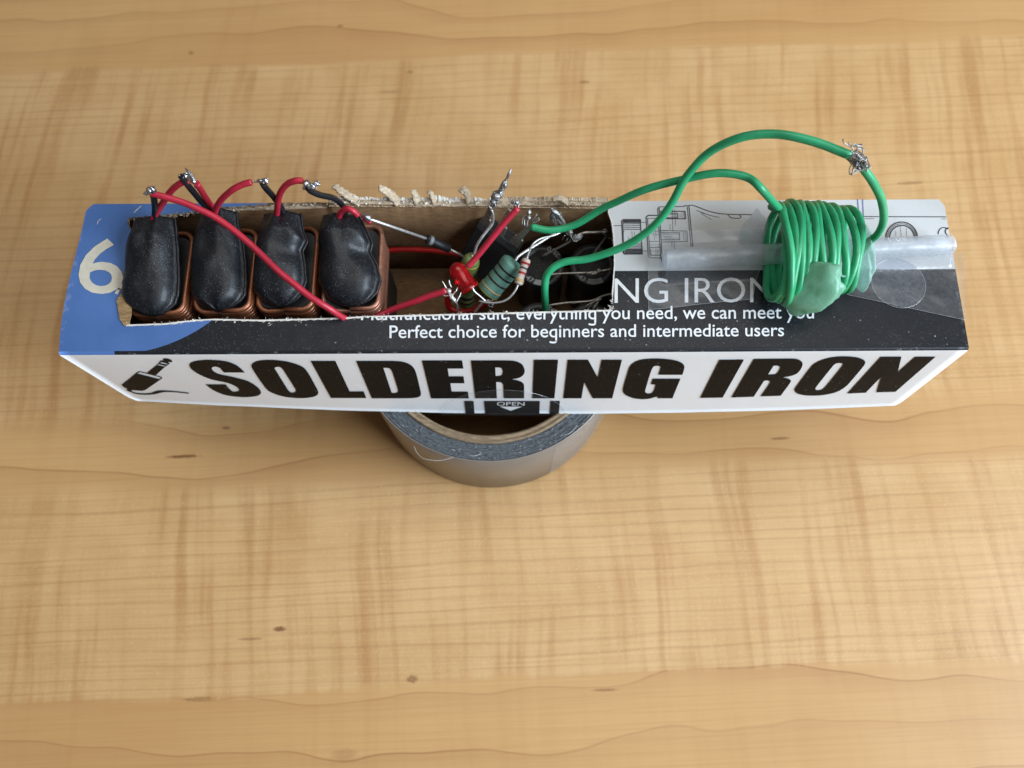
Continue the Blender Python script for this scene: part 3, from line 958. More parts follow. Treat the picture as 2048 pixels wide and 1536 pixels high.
def s(*pts): return [(*p, 1) for p in pts]
c1 = crop(360, 700, 5.12); c2 = crop(700, 700, 5.12); c3 = crop(1060, 690, 5.12); c4 = crop(1400, 690, 4.096); c5 = crop(220, 700, 10.24); c6 = crop(870, 760, 7.314)
LETTERS = [
 (c1, [[(665, 225), (450, 225), *s((415, 183), (370, 165), (328, 175), (340, 207), (400, 240), (560, 275), (700, 315), (798, 378), (830, 432), (790, 465), (650, 478), (480, 460), (370, 420), (310, 385)), (265, 348), (470, 348),
        *s((505, 390), (550, 422), (605, 415), (598, 388), (560, 360), (480, 330), (320, 295), (200, 245), (125, 195), (100, 150), (130, 118), (220, 100), (330, 97), (470, 110), (570, 145), (630, 190))]]),
 (c1, [s((735, 165), (760, 125), (830, 102), (950, 97), (1080, 110), (1180, 135), (1260, 170), (1310, 225), (1370, 330), (1415, 420), (1400, 460), (1330, 482), (1210, 488), (1080, 475), (980, 448), (910, 415), (860, 360), (790, 260)),
       s((970, 178), (1000, 167), (1035, 175), (1060, 200), (1180, 390), (1188, 420), (1160, 433), (1130, 425), (1105, 400), (985, 208))]),
 (c1, [[(1340, 107), (1592, 107), (1738, 420), (1882, 420), (1908, 487), (1548, 487)]]),
 (c2, [[(65, 107), (450, 107), *s((540, 115), (610, 140), (655, 182), (680, 240), (715, 380), (727, 440), (712, 472), (650, 487)), (560, 490), (225, 490)],
       [(342, 177), *s((390, 179), (415, 190), (435, 220), (487, 385), (493, 418), (478, 435)), (428, 435)]]),
 (c2, [[(738, 102), (1148, 102), (1162, 185), (1000, 185), (1013, 265), (1163, 265), (1172, 335), (1028, 335), (1042, 422), (1207, 422), (1218, 491), (832, 491)]]),
 (c2, [[(1240, 102), (1600, 102), *s((1690, 108), (1755, 135), (1783, 180), (1787, 225), (1765, 260), (1720, 283)), (1660, 294), *s((1720, 307), (1765, 327), (1782, 357)), (1783, 490), (1577, 490), *s((1571, 362), (1562, 337), (1540, 325)), (1497, 322), (1505, 490), (1284, 490)],
       [(1487, 173), *s((1530, 174), (1555, 183), (1565, 205), (1565, 235), (1548, 258)), (1492, 262)]]),
 (c3, [[(42, 146), (288, 146), (250, 541), (25, 541)]]),
 (c3, [[(388, 146), (595, 146), (695, 330), (735, 146), (942, 146), (842, 541), (643, 541), (555, 375), (527, 541), (342, 541)]]),
 (c3, [[(1560, 300), (1315, 300), *s((1335, 240), (1335, 215), (1300, 208), (1265, 217), (1240, 262), (1185, 440), (1180, 475), (1210, 492), (1245, 488), (1270, 460)), (1287, 400), (1240, 398), (1258, 340), (1540, 340), (1458, 541), (1310, 541), (1300, 522),
        *s((1230, 543), (1150, 550), (1060, 540), (985, 510), (955, 475), (955, 430), (990, 310), (1020, 222), (1060, 180), (1130, 148), (1230, 135), (1350, 135), (1470, 148), (1550, 175), (1580, 212), (1574, 255))]]),
 (c4, [[(160, 117), (360, 115), (185, 427), (2, 430)]]),
 (c4, [[(443, 110), (740, 107), *s((800, 112), (835, 135), (838, 165), (810, 215), (760, 245)), (680, 262), *s((725, 272), (744, 295)), (660, 412), (497, 417), *s((570, 312), (571, 292), (555, 287)), (525, 288), (440, 420), (258, 426)],
       [(603, 165), *s((635, 165), (655, 176), (650, 200), (630, 230), (605, 237)), (557, 237)]]),
 (c4, [s((775, 365), (790, 335), (905, 182), (950, 142), (1020, 112), (1110, 93), (1220, 90), (1310, 103), (1352, 130), (1342, 165), (1220, 310), (1160, 360), (1090, 390), (990, 408), (880, 410), (800, 395)),
       s((950, 342), (1070, 190), (1105, 152), (1140, 143), (1170, 150), (1163, 172), (1050, 312), (1010, 355), (975, 367), (948, 361))]),
 (c4, [[(1483, 92), (1650, 92), (1618, 222), (1765, 92), (1930, 92), (1600, 380), (1445, 384), (1483, 258), (1357, 387), (1207, 394)]]),
]
for cv, loops in LETTERS:
    front_shape('letter', loops, cv, M['ink'])
# little iron emblem
front_shape('emblem', [[(1045, 210), (1100, 208), (1112, 196), (1085, 182), *s((1120, 164), (1190, 167), (1250, 190), (1278, 216)), (1262, 240), (1205, 232), (1195, 246), (1232, 262), (1120, 342), (940, 506), (765, 460), (975, 290)],
             [(1050, 235), (1190, 270), (1165, 290), (1028, 258)], [(1005, 280), (1140, 315), (1118, 332), (980, 298)]], c5, M['ink'])
front_shape('emblem', [[(240, 708), (535, 470), *s((580, 438), (630, 430)), (950, 511), *s((1045, 535)), (1080, 562), (1020, 606), (740, 800), *s((690, 820), (600, 825)), (465, 810), (435, 832),
             *s((560, 870), (720, 882), (850, 870), (920, 845), (990, 825), (1130, 820), (1400, 840)), (1625, 868), (1610, 888), *s((1400, 862), (1180, 850), (1050, 865), (920, 895), (750, 908), (560, 895), (420, 850)), (340, 818), (368, 788), *s((300, 760))],
             [(558, 470), *s((600, 448), (640, 449)), (940, 524), *s((1030, 548)), (1052, 562), (1015, 588)]], c5, M['ink'])
# OPEN bar
for q in ([(430, 300), (565, 300), (580, 484), (452, 484)], [(720, 300), (1535, 300), (1528, 484), (738, 484)], [(1692, 300), (1828, 300), (1812, 484), (1678, 484)]):
    front_shape('open_bar', [q], c6, M['ink'])
front_shape('arrow', [[(948, 376), (1275, 376), (1110, 437)]], c6, M['ink_white'], 0.0003)
def fit_front(name, body, x0, x1, y0, y1, mat, lift, bold=0.0):
    vs, fs = text2d(body, bold)
    ax = min(v.x for v in vs); bx = max(v.x for v in vs); ay = min(v.y for v in vs); by = max(v.y for v in vs)
    V = []
    for v in vs:
        p = on_front(x0 + (v.x - ax) / (bx - ax) * (x1 - x0), y1 + (v.y - ay) / (by - ay) * (y0 - y1))
        V.append(Vector((p.x, p.y - lift, p.z)))
    return mesh_obj(name, V, up_faces(V, fs, Vector((0, -1, 0.1))), mat, FRONT, smooth=False)
fit_front('lettering', 'OPEN', 870 + 905 / 7.314, 870 + 1310 / 7.314, 760 + 308 / 7.314, 760 + 362 / 7.314, M['ink_white'], 0.0003)

# clear round seal over the tongue
def seal_front():
    c = on_front(1007, 828); R = 0.0200; n = 64
    ring = []
    for i in range(n + 1):
        a = math.pi * i / n
        x = c.x + R * math.cos(a); z = min(c.z - 0.0004 + R * 0.98 * math.sin(a), ZT - 0.002)
        ring.append(Vector((x, front_y(x, z) - 0.00042, z)))
    base = [Vector((c.x + R * math.cos(math.pi * i / n), front_y(c.x + R * math.cos(math.pi * i / n), c.z) - 0.00042, c.z - 0.0006)) for i in range(n + 1)]
    fs = [(i, i + 1, n + 1 + i + 1, n + 1 + i) for i in range(n)]
    V = ring + base
    o = mesh_obj('round_seal', V, up_faces(V, fs, Vector((0, -1, 0))), clear('seal_film', 0.015, 0.02, 0.1, (0.99, 0.99, 1.0), 0.08), FRONT)
    rim = tube_data(ring, 0.00005, 5)
    mesh_obj('seal_rim', *rim, clear('seal_rim_film', 0.25, 0.12, 0.2), FRONT)
seal_front()

# print on the top
def fit_top(name, body, x0, x1, ytop, ybase, mat, ref, lift=0.00012, bold=0.0, tiltpx=0.0, cut=None):
    """ref: a capital whose height fixes the scale (ytop..ybase)"""
    vs, fs = text_g(body, bold)
    rv, _ = text2d(ref, bold)
    ch = max(v.y for v in rv)
    ax = min(v.x for v in vs); bx = max(v.x for v in vs)
    V = []
    for v in vs:
        f = (v.x - ax) / (bx - ax)
        px = x0 + f * (x1 - x0)
        V.append(at(px, ybase + v.y / ch * (ytop - ybase) - tiltpx * f, ZT + lift))
    if cut:
        bm = bmesh.new()
        bv = [bm.verts.new(p) for p in V]
        for f in fs:
            try: bm.faces.new([bv[i] for i in f])
            except ValueError: pass
        a, b = at(725, 634.5, ZT), at(1225, 622, ZT)
        xr = at(1226, 630, ZT).x
        geo = lambda: bm.verts[:] + bm.edges[:] + bm.faces[:]
        bmesh.ops.bisect_plane(bm, geom=geo(), plane_co=(xr, 0, 0), plane_no=(1, 0, 0))
        nrm = Vector((-(b.y - a.y), b.x - a.x, 0)).normalized()
        lf = [f for f in bm.faces if f.calc_center_median().x < xr]
        g_ = set(lf)
        for f in lf: g_.update(f.verts); g_.update(f.edges)
        bmesh.ops.bisect_plane(bm, geom=list(g_), plane_co=a, plane_no=nrm)
        dead = [f for f in bm.faces if f.calc_center_median().x < xr and (f.calc_center_median() - a).dot(nrm) > 0]
        bmesh.ops.delete(bm, geom=dead, context='FACES')
        bm.verts.index_update()
        V = [v.co.copy() for v in bm.verts]; fs = [tuple(v.index for v in f.verts) for f in bm.faces]
        bm.free()
    return mesh_obj(name, V, up_faces(V, fs, Vector((0, 0, 1))), mat, TOP, smooth=False)

fit_top('lettering', 'Perfect choice for beginners and intermediate users', 779, 1568, 651, 676, M['ink_white'], 'P', bold=0.006, tiltpx=4)
fit_top('lettering', 'Multifunctional suit, everything you need, we can meet you', 722, 1628, 614, 640, M['ink_white'], 'M', bold=0.006, tiltpx=3.5, cut=True)
fit_top('lettering', 'NG IRONS', 1229, 1588, 557, 606, M['ink_grey'], 'N', bold=-0.004, tiltpx=2)
six = fit_top('numeral', '6', 157, 246, 477, 586, M['ink_cream'], '6', bold=0.004)

def ribbon_top(lines, name, mat, w=0.00016, lift=0.0001, cv=None, parent=None):
    parts = []
    for ln in lines:
        wd = w
        if isinstance(ln[0], (int, float)): wd = w * ln[0]; ln = ln[1:]
        P = [at(*(cv(q) if cv else q), ZT + lift) for q in ln]
        for a, b in zip(P, P[1:]):
            d = (b - a).normalized(); nn = Vector((-d.y, d.x, 0)) * wd / 2; e = d * wd * 0.3
            parts.append(([a - e - nn, b + e - nn, b + e + nn, a - e + nn], [(0, 1, 2, 3)]))
    V, F = merge(parts)
    return mesh_obj(name, V, up_faces(V, F, Vector((0, 0, 1))), mat, parent or TOP, smooth=False)

c7 = crop(1220, 390, 6.4); c8 = crop(1690, 390, 5.908)
L7 = [[1.2, (5, 392), (150, 392)], [1.2, (42, 673), (170, 673)],
 [1.6, (150, 330), (175, 312), (388, 312), (415, 755), (190, 758), (170, 735), (158, 500), (150, 330)], [1.2, (165, 325), (180, 755)],
 [(180, 460), (165, 490), (160, 540), (168, 590), (190, 620)],
 [1.1, (392, 350), (462, 350)], [1.1, (418, 716), (488, 716)],
 [2, (462, 285), (490, 260), (610, 260)], [1.4, (462, 285), (492, 780), (520, 805), (645, 805)], [1.4, (482, 300), (512, 770), (645, 770)],
 [1.2, (480, 300), (620, 296)], [(500, 460), (640, 460)], [(505, 595), (640, 592)], [1.3, (515, 672), (642, 668)], [(518, 690), (525, 775)],
 [1.4, (612, 180), (630, 152), (950, 146), (955, 135), (1010, 135), (1035, 130), (1065, 132)], [1.4, (612, 180), (650, 790), (685, 915)], [1.4, (632, 165), (665, 740), (690, 840), (670, 830), (655, 790)],
 [1.8, (640, 208), (960, 208), (968, 302), (645, 302)], [1.4, (650, 234), (865, 234), (870, 290), (650, 290)],
 [1.3, (655, 455), (985, 460), (990, 596), (665, 602)], [1.3, (660, 482), (888, 482), (893, 572), (665, 574)],
 [1.2, (990, 145), (1038, 660)], [1.6, (1012, 140), (1060, 660)],
 [1.5, (1065, 132), (1120, 150), (1180, 175), (1240, 198), (1310, 218), (1400, 236), (1480, 244), (1600, 248), (1810, 250)],
 [1.4, (1510, 252), (1550, 292), (1650, 298), (1680, 282), (1660, 256)], [0.8, (1110, 195), (1200, 235), (1300, 265), (1400, 285)], [0.6, (1160, 235), (1300, 312)], [0.6, (1130, 205), (1210, 230)],
 [0.7, (800, 180), (805, 450)], [0.7, (830, 180), (840, 390)], [0.6, (770, 375), (772, 440)], [0.7, (790, 610), (795, 670)], [0.7, (820, 600), (830, 690)],
 [0.6, (280, 465), (285, 560)], [0.6, (315, 470), (318, 540)], [0.6, (240, 535), (245, 600)],
 [0.6, (560, 470), (570, 580)], [0.6, (585, 465), (590, 545)], [0.5, (530, 500), (620, 505)], [0.5, (515, 640), (640, 632)], [0.5, (525, 720), (640, 715)], [0.6, (585, 690), (590, 765)], [0.6, (610, 700), (612, 760)],
 [0.6, (770, 250), (860, 250)], [0.6, (780, 270), (860, 272)], [0.6, (670, 500), (880, 500)], [0.6, (680, 530), (800, 528)], [0.6, (700, 550), (880, 552)], [0.6, (920, 220), (925, 295)], [0.6, (945, 222), (950, 290)], [0.6, (940, 475), (945, 580)], [0.6, (960, 470), (965, 585)], [0.5, (895, 240), (900, 285)]]
for k in range(7): L7.append([2.6 if k < 3 else 1.3, (178, 322 + [0, 14, 28, 48, 74, 98, 120][k]), (392, 320 + [0, 14, 28, 46, 70, 96, 120][k])])
for k in range(8): L7.append([1.0 if k < 4 else 2.4, (195, 625 + k * 18), (410, 622 + k * 18)])
ribbon_top(L7, 'line_drawing', M['ink_line'], 0.00016, cv=c7)
arc = lambda cx, cy, rx, ry, a0, a1, n=28: [(cx + rx * math.cos(math.radians(a0 + (a1 - a0) * i / n)), cy - ry * math.sin(math.radians(a0 + (a1 - a0) * i / n))) for i in range(n + 1)]
L8 = [[1.5, (225, 255), (1195, 258)], [0.8, (225, 280), (345, 280)], [0.8, (1145, 282), (1190, 282)],
      [2.0] + arc(670, 505, 186, 186, -10, 190), [1.0] + arc(672, 505, 168, 166, -10, 190), [2.0] + arc(674, 505, 148, 146, -10, 190),
      [0.5, (655, 370), (665, 490)], [0.5, (725, 390), (730, 490)], [0.5, (600, 420), (602, 480)],
      [1.4] + arc(1170, 450, 66, 66, 60, 190), [1.6] + arc(1235, 430, 48, 46, 110, 230), [1.6, (1205, 470), (1235, 540)], [1.4, (1195, 405), (1222, 395)], [0.9, (1215, 655), (1275, 660)]]
ribbon_top(L8, 'line_drawing', M['ink_line'], 0.00017, cv=c8)
ribbon_top([[1.2, (150, 50), (158, 150), (180, 242)], [1.3, (210, 50), (214, 160), (220, 270)]], 'line_drawing', M['ink_blue'], 0.00018, cv=c8)
# sliver of the next numeral, the blue print's pale specks
ribbon_top([[3, (233, 586), (238, 578), (244, 571)]], 'numeral', M['ink_cream'], 0.0003)
ribbon_top([[(268, 425), (282, 412)], [0.7, (195, 448), (196, 442), (202, 438)]], 'scratch', M['torn_white'], 0.00022)

# round seal on the lid's right end
def seal_top():
    c = at(1797, 566, ZT + 0.0003); n = 64; V = [c]
    for i in range(n):
        a = 2 * math.pi * i / n; V.append(c + Vector((0.0076 * math.cos(a), 0.0076 * math.sin(a), 0)))
    mesh_obj('round_seal', V, [(0, 1 + i, 1 + (i + 1) % n) for i in range(n)], clear('blue_seal_film', 0.05, 0.05, 0.2, (0.93, 0.95, 1.0)), TOP, smooth=False)
    v, f = tube_data([Vector(p) for p in V[1:]] + [V[1]], 0.00006, 5)
    mesh_obj('seal_rim', v, f, clear('blue_seal_rim', 0.3, 0.2, 0.3), TOP)
seal_top()

# ------------------------------------------------------------------ coil modules
MODS = [
 dict(L=250, R=372, T=466, B=626, rows=[(438, 270, 352), (455, 265, 354), (475, 259, 355), (500, 252, 358), (530, 250, 359), (560, 247, 360), (590, 244, 358), (608, 250, 351), (620, 264, 338), (628, 282, 322), (631, 298, 309)], dent=(-0.8, 0.45, 0.5), cu='copper',
      label='black heat-shrink pouch on a copper coil, leftmost of the four, beside the numeral 6'),
 dict(L=384, R=505, T=460, B=621, rows=[(424, 404, 476), (445, 399, 477), (465, 393, 481), (490, 386, 489), (520, 383, 492), (560, 382, 494), (588, 384, 492), (602, 391, 482), (612, 406, 466), (618, 422, 450), (621, 432, 440)], dent=(-0.6, 0.4, 0.2), cu='copper',
      label='black heat-shrink pouch on a copper coil, second from the left of the four'),
 dict(L=508, R=629, T=455, B=618, rows=[(428, 529, 604), (445, 524, 606), (465, 518, 609), (485, 514, 618), (503, 511, 607), (530, 508, 612), (560, 506, 614), (585, 510, 608), (600, 523, 593), (608, 540, 578), (612, 554, 566)], dent=(0.75, 0.42, 0.9), cu='copper',
      label='black heat-shrink pouch on a copper coil, third from the left of the four'),
 dict(L=639, R=761, T=452, B=618, rows=[(432, 646, 718), (448, 641, 728), (468, 637, 738), (488, 637, 747), (505, 640, 742), (530, 639, 756), (560, 637, 763), (585, 645, 756), (600, 660, 740), (609, 680, 722), (613, 695, 708)], dent=(0.75, 0.40, 1.2), cu='copper_pale',
      label='black heat-shrink pouch on a copper coil, rightmost of the four, wired to the diode'),
]
ZC = 0.0876          # height of the topmost turn

def make_module(i, d):
    zc = ZC - 0.0002 * i
    c = at((d['L'] + d['R']) / 2, (d['T'] + d['B']) / 2, zc)
    root = thing('coil_module', Vector((c.x, c.y, ZB + TH)), d['label'], 'coil', 'wrapped coils in the box')
    x0 = at(d['L'], d['B'] - 20, zc).x + 0.0008; x1 = at(d['R'], d['B'] - 20, zc).x - 0.0008
    y0 = at(c.x, d['B'], zc).y + 0.0002; y1 = at(c.x, d['T'], zc).y
    y0 = at((d['L'] + d['R']) / 2, d['B'], zc).y; y1 = at((d['L'] + d['R']) / 2, d['T'], zc).y
    rad = 0.0032
    # rounded rectangle, starting mid front
    loop = []
    cs = [(x1 - rad, y0 + rad, -90), (x1 - rad, y1 - rad, 0), (x0 + rad, y1 - rad, 90), (x0 + rad, y0 + rad, 180)]
    loop.append(Vector(((x0 + x1) / 2, y0)))
    for cx, cy, a0 in cs:
        for k in range(7):
            a = math.radians(a0 + 90 * k / 6); loop.append(Vector((cx + rad * math.cos(a), cy + rad * math.sin(a))))
    loop.append(Vector(((x0 + x1) / 2, y0)))
    # the turns: one continuous winding going down
    turns, pitch, wr = 9, 0.00142, 0.00072
    n = len(loop) - 1
    path = []
    rnd = random.Random(20 + i)
    for t in range(turns):
        off = Vector((rnd.uniform(-1, 1), rnd.uniform(-1, 1))) * 0.00016
        for k in range(n):
            q = loop[k] + off
            path.append(Vector((q.x, q.y, zc - pitch * (t + k / n))))
    v, f = tube_data(path, wr, 10)
    mesh_obj('copper_winding', v, f, M[d['cu']], root)
    # dark split where the turns were cut and glued, on the front
    xm = (x0 + x1) / 2
    sp = [Vector((xm - 0.0003, y0 - wr - 0.00001, zc + 0.0005)), Vector((xm + 0.0001, y0 - wr - 0.0002, zc - 0.0005)), Vector((xm, y0 - wr - 0.0002, zc - 0.0020)), Vector((xm + 0.0008, y0 - wr - 0.0002, zc - 0.0036))]
    tube('split_line', sp, 0.00016, M['black'], root, 6, 4)
    # black former inside
    bx = [Vector((q.x * 0.93 + c.x * 0.07, q.y * 0.93 + c.y * 0.07, 0)) for q in ((Vector((l.x, l.y, 0))) for l in loop[:-1])]
    nb = len(bx)
    top = [Vector((p.x, p.y, zc - 0.0012)) for p in bx]; bot = [Vector((p.x, p.y, ZB + TH + 0.0001)) for p in bx]
    mesh_obj('former', top + bot, [tuple(range(nb))] + [tuple(range(2 * nb - 1, nb - 1, -1))] + [(k, nb + k, nb + (k + 1) % nb, (k + 1) % nb) for k in range(nb)], M['black'], root, smooth=False)
    # heat-shrink pouch
    rows = d['rows']
    ys = [r[0] for r in rows]
    def width(py):
        for a, b in zip(rows, rows[1:]):
            if py <= b[0]:
                t = (py - a[0]) / (b[0] - a[0]); return a[1] + (b[1] - a[1]) * t, a[2] + (b[2] - a[2]) * t
        return rows[-1][1:]
    NR, NC = 44, 33
    vs, fs = [], []
    ds, dt, da = d['dent']
    for layer in (0, 1):
        for r in range(NR + 1):
            t = r / NR
            tt = 1 - (1 - t) ** 1.15
            py = ys[0] + (ys[-1] - ys[0]) * tt
            xl, xr = width(py)
            zb = zc + 0.0011 + 0.0050 * (1 - t) ** 1.8      # mouth end rides up on the leads
            for k in range(NC + 1):
                sx = -1 + 2 * k / NC
                q = at((xl + xr) / 2 + sx * (xr - xl) / 2, py, zb)
                q.x += 0.00016 * noise.noise(Vector((t * 14, sx * 2 + i * 9, 1.0))) * (1 if abs(sx) > .85 else 0)
                if layer == 0:
                    e = max(0.0, -sx / 0.97 if sx < 0 else sx / 0.84)
                    dome = max(0.0, 1 - min(1, e) ** 3.2) ** 0.55
                    end = min(1.0, (1 - t) / 0.16); end = math.sqrt(max(0, 1 - (1 - end) ** 2))
                    hh = (0.0026 + 0.0024 * math.sin(math.pi * min(1, t * 0.95 + 0.08)) ** 0.8) * (0.35 + 0.65 * min(1, t / 0.2) if t < 0.2 else 1)
                    z = hh * dome * end
                    g1 = math.exp(-((sx - ds) / 0.55) ** 2 - ((t - dt) / 0.11) ** 2)
                    z -= 0.0022 * da * g1 * dome
                    z += 0.0009 * noise.noise(Vector((sx * 1.5 + i * 7, t * 3.2, i * 3.3))) * dome
                    z += 0.00008 * noise.noise(Vector((sx * 5 + i * 5, t * 11, 2.0 + i))) * dome
                    z += 0.00025 * noise.noise(Vector((sx * 3, t * 22, 8.0 + i))) * (1 - dome)
                    if sx > 0.8: z += 0.0009 * ((sx - 0.8) / 0.2) ** 1.5 * (1 - t * 0.4)
                    # wires' ridges at the mouth
                    z += 0.0008 * (math.exp(-((sx + .28) / .2) ** 2) + math.exp(-((sx - .22) / .2) ** 2)) * max(0, 1 - t / 0.22)
                    q.z += max(z, 0.00012)
                else:
                    q.z -= 0.0007
                vs.append(q)
    W_ = NC + 1; L_ = (NR + 1) * W_
    for r in range(NR):
        for k in range(NC):
            a = r * W_ + k
            fs.append((a, a + W_, a + W_ + 1, a + 1)); fs.append((L_ + a, L_ + a + 1, L_ + a + W_ + 1, L_ + a + W_))
    for r in range(NR):
        a = r * W_; fs.append((a, L_ + a, L_ + a + W_, a + W_)); a += NC; fs.append((a, a + W_, L_ + a + W_, L_ + a))
    for k in range(NC):
        fs.append((k, k + 1, L_ + k + 1, L_ + k)); a = NR * W_ + k; fs.append((a, L_ + a, L_ + a + 1, a + 1))
    mesh_obj('heat_shrink_pouch', vs, fs, M['shrink'], root)
    return root
MODULES = [make_module(i, d) for i, d in enumerate(MODS)]

RW = 0.00088        # red / black lead radius
def lead(root, name, pts, mat, r=RW):
    return tube(name, pxs(pts), r, M[mat], root, 12, 8)
def solder(root, blobs, strands=(), mat='solder', name='solder_joint'):
    parts = []
    for k, (px, py, z, r, *st) in enumerate(blobs):
        parts.append(ball(at(px, py, z), r * 0.84, 0.38, 1.4, seed=px * 0.13 + k, stretch=(at(px + st[0], py + st[1], z + (st[2] if len(st) > 2 else 0)) - at(px, py, z)) if st else None))
    for pts in strands:
        parts.append(tube_data(catmull(pxs(pts), 5), 0.00017, 6))
    return mesh_obj(name, *merge(parts), M[mat], root)

# module 1 and 2 leads
m1, m2, m3, m4 = MODULES
lead(m1, 'red_lead', [(305, 446, .0935), (309, 432, .0960), (322, 410, .1005), (342, 383, .1060), (360, 367, .1095), (377, 361, .1105)], 'red')
lead(m1, 'black_lead', [(311, 446, .0935), (310, 425, .0975), (308, 402, .1035), (306, 380, .1085)], 'blackwire')
solder(m1, [(300, 382, .1080, .0012), (305, 378, .1085, .0011, 4, -5), (294, 386, .1075, .0006, -6, 2)], [[(296, 385, .107), (290, 386, .107), (286, 388, .107)]])
lead(m2, 'black_lead', [(432, 434, .0935), (420, 420, .0960), (400, 400, .1000), (384, 382, .1060), (372, 366, .1100), (362, 352, .1130)], 'blackwire')
lead(m2, 'red_stub', [(440, 434, .0930), (426, 416, .0965), (408, 391, .1020), (393, 366, .1090)], 'red')
solder(m2, [(386, 361, .1105, .0010), (381, 352, .1120, .0009, 7, 9), (378, 346, .1130, .0006, 7, 9), (371, 352, .1125, .0008)],
       [[(364, 350, .113), (372, 346, .1135), (380, 352, .112)], [(388, 366, .110), (390, 374, .108), (393, 380, .107)], [(374, 352, .1125), (366, 355, .1125), (357, 350, .113)]])
lead(m2, 'red_lead', [(427, 436, .0935), (431, 420, .0985), (444, 398, .1045), (463, 380, .1085), (484, 369, .1100), (503, 364, .1105)], 'red')
# module 3
lead(m3, 'black_lead', [(568, 434, .0935), (562, 415, .0970), (548, 395, .1020), (532, 376, .1080), (526, 366, .1100)], 'blackwire')
solder(m3, [(528, 362, .1110, .0009, 7, -2), (532, 361, .1115, .0008), (520, 362, .111, .0007, 6, 0)], [[(503, 364, .1105), (512, 364, .1105), (520, 362, .111)], [(530, 360, .1115), (536, 356, .112)], [(531, 364, .111), (538, 367, .111)]])
lead(m3, 'red_lead', [(553, 436, .0935), (554, 415, .0985), (559, 392, .1040), (572, 371, .1085), (588, 362, .1105), (605, 361, .1105)], 'red')
# module 4
lead(m4, 'black_lead', [(692, 426, .0935), (684, 410, .0965), (665, 396, .1010), (640, 390, .1050), (622, 382, .1080), (614, 372, .1100)], 'blackwire')
solder(m4, [(613, 368, .1105, .0011), (622, 372, .1105, .0011, 8, 3), (632, 368, .1110, .0008, 7, -3), (610, 375, .1095, .0008)],
       [[(625, 368, .111), (634, 362, .112), (638, 364, .112)], [(626, 374, .110), (634, 376, .110)], [(628, 370, .111), (640, 369, .111)]], 'solder')
lead(m4, 'red_lead', [(677, 440, .0935), (681, 426, .0965), (692, 418, .0985), (704, 421, .0985), (716, 432, .0965)], 'red')
lead(m4, 'red_stub', [(726, 437, .0958), (733, 441, .0952), (741, 445, .0948)], 'red', 0.00075)

# ------------------------------------------------------------------ loose wires
w = thing('red_wire', at(560, 545, .099), 'long red wire running slantwise across the four black pouches', 'wire')
tube('insulation', pxs([(302, 386, .1075), (330, 394, .1070), (380, 412, .1050), (435, 438, .1030), (500, 488, .1010), (560, 545, .1000), (620, 592, .0978), (660, 618, .0945), (692, 638, .0890), (725, 645, .0840), (765, 628, .0830), (800, 613, .0840), (850, 595, .0860), (893, 580, .0880)]), 0.00092, M['red'], w)
solder(w, [(897, 582, .0880, .0009), (902, 592, .0872, .0008, 4, 8), (908, 600, .0865, .0008)],
       [[(893, 577, .088), (888, 568, .089), (884, 562, .0895)], [(900, 590, .087), (892, 592, .087), (886, 590, .087)], [(903, 575, .088), (899, 566, .089), (898, 560, .0895)], [(905, 590, .087), (912, 582, .088), (915, 575, .088)], [(908, 602, .0862), (915, 610, .084), (916, 628, .078)], [(912, 605, .085), (918, 594, .0855), (922, 585, .0860)]], 'tin')

w = thing('red_wire', at(985, 470, .095), 'straight red wire rising from behind the red LED to a middle transistor leg', 'wire')
tube('insulation', pxs([(935, 533, .0880), (960, 506, .0905), (985, 476, .0935), (1008, 447, .0962), (1036, 416, .0990)]), 0.00092, M['red'], w)
solder(w, [(1034, 406, .0985, .0008, 0, -4), (1026, 404, .0975, .0007), (1030, 412, .098, .0006)], [[(1036, 414, .099), (1040, 404, .099), (1036, 396, .099)], [(1028, 410, .0975), (1022, 404, .097), (1024, 395, .097)], [(1032, 412, .0975), (1026, 416, .096)]], 'solder')

w = thing('red_wire', at(840, 500, .066), 'dark red wire lying low along the inside back wall', 'wire')
tube('insulation', pxs([(745, 503, .0665), (800, 499, .0670), (860, 500, .0670), (905, 507, .0665), (945, 517, .0655)]), 0.00085, M['darkred'], w)
w = thing('red_wire', at(925, 620, .054), 'dark red wire loop low in the box under the LED', 'wire')
tube('insulation', pxs([(905, 585, .058), (896, 598, .0560), (900, 615, .0540), (920, 624, .0525), (945, 622, .0525), (965, 612, .0535), (990, 598, .056)]), 0.0010, M['darkred'], w)

# ------------------------------------------------------------------ diode
def ring_band(p0, p1, f0, f1, r, mat, name, parent, segs=24):
    return mesh_obj(name, *lathe_data(p0, p1, [(f0, r * 0.97), (f0, r), (f1, r), (f1, r * 0.97)], segs), mat, parent)

d0, d1 = at(853, 477, .0835), at(899, 498, .0780)
t = thing('diode', d0, 'small black diode with bright straight lead slanting into the box', 'diode')
mesh_obj('body', *lathe_data(d0, d1, [(0, .0010), (0.03, .00135), (0.97, .00135), (1, .0010)], 20), M['black'], t)
ring_band(d0, d1, 0.10, 0.24, .00139, simple('silver_band', (0.22, 0.23, 0.24), 0.4), 'band', t)
tube('lead', [at(736, 437, .0962), at(742, 439, .0957), d0 + (d1 - d0) * 0.02], 0.00042, M['tin'], t, 8, 2, curve=False)
tube('lead', [d1 - (d1 - d0) * 0.02, at(925, 512, .074)], 0.0004, M['tin_dull'], t, 8, curve=False)
solder(t, [(734, 434, .0968, .0011, 6, 5), (728, 432, .0965, .0007, 5, 3), (740, 439, .0958, .0008)], [[(722, 430, .0965), (730, 436, .0965), (738, 441, .0955)]], 'solder')

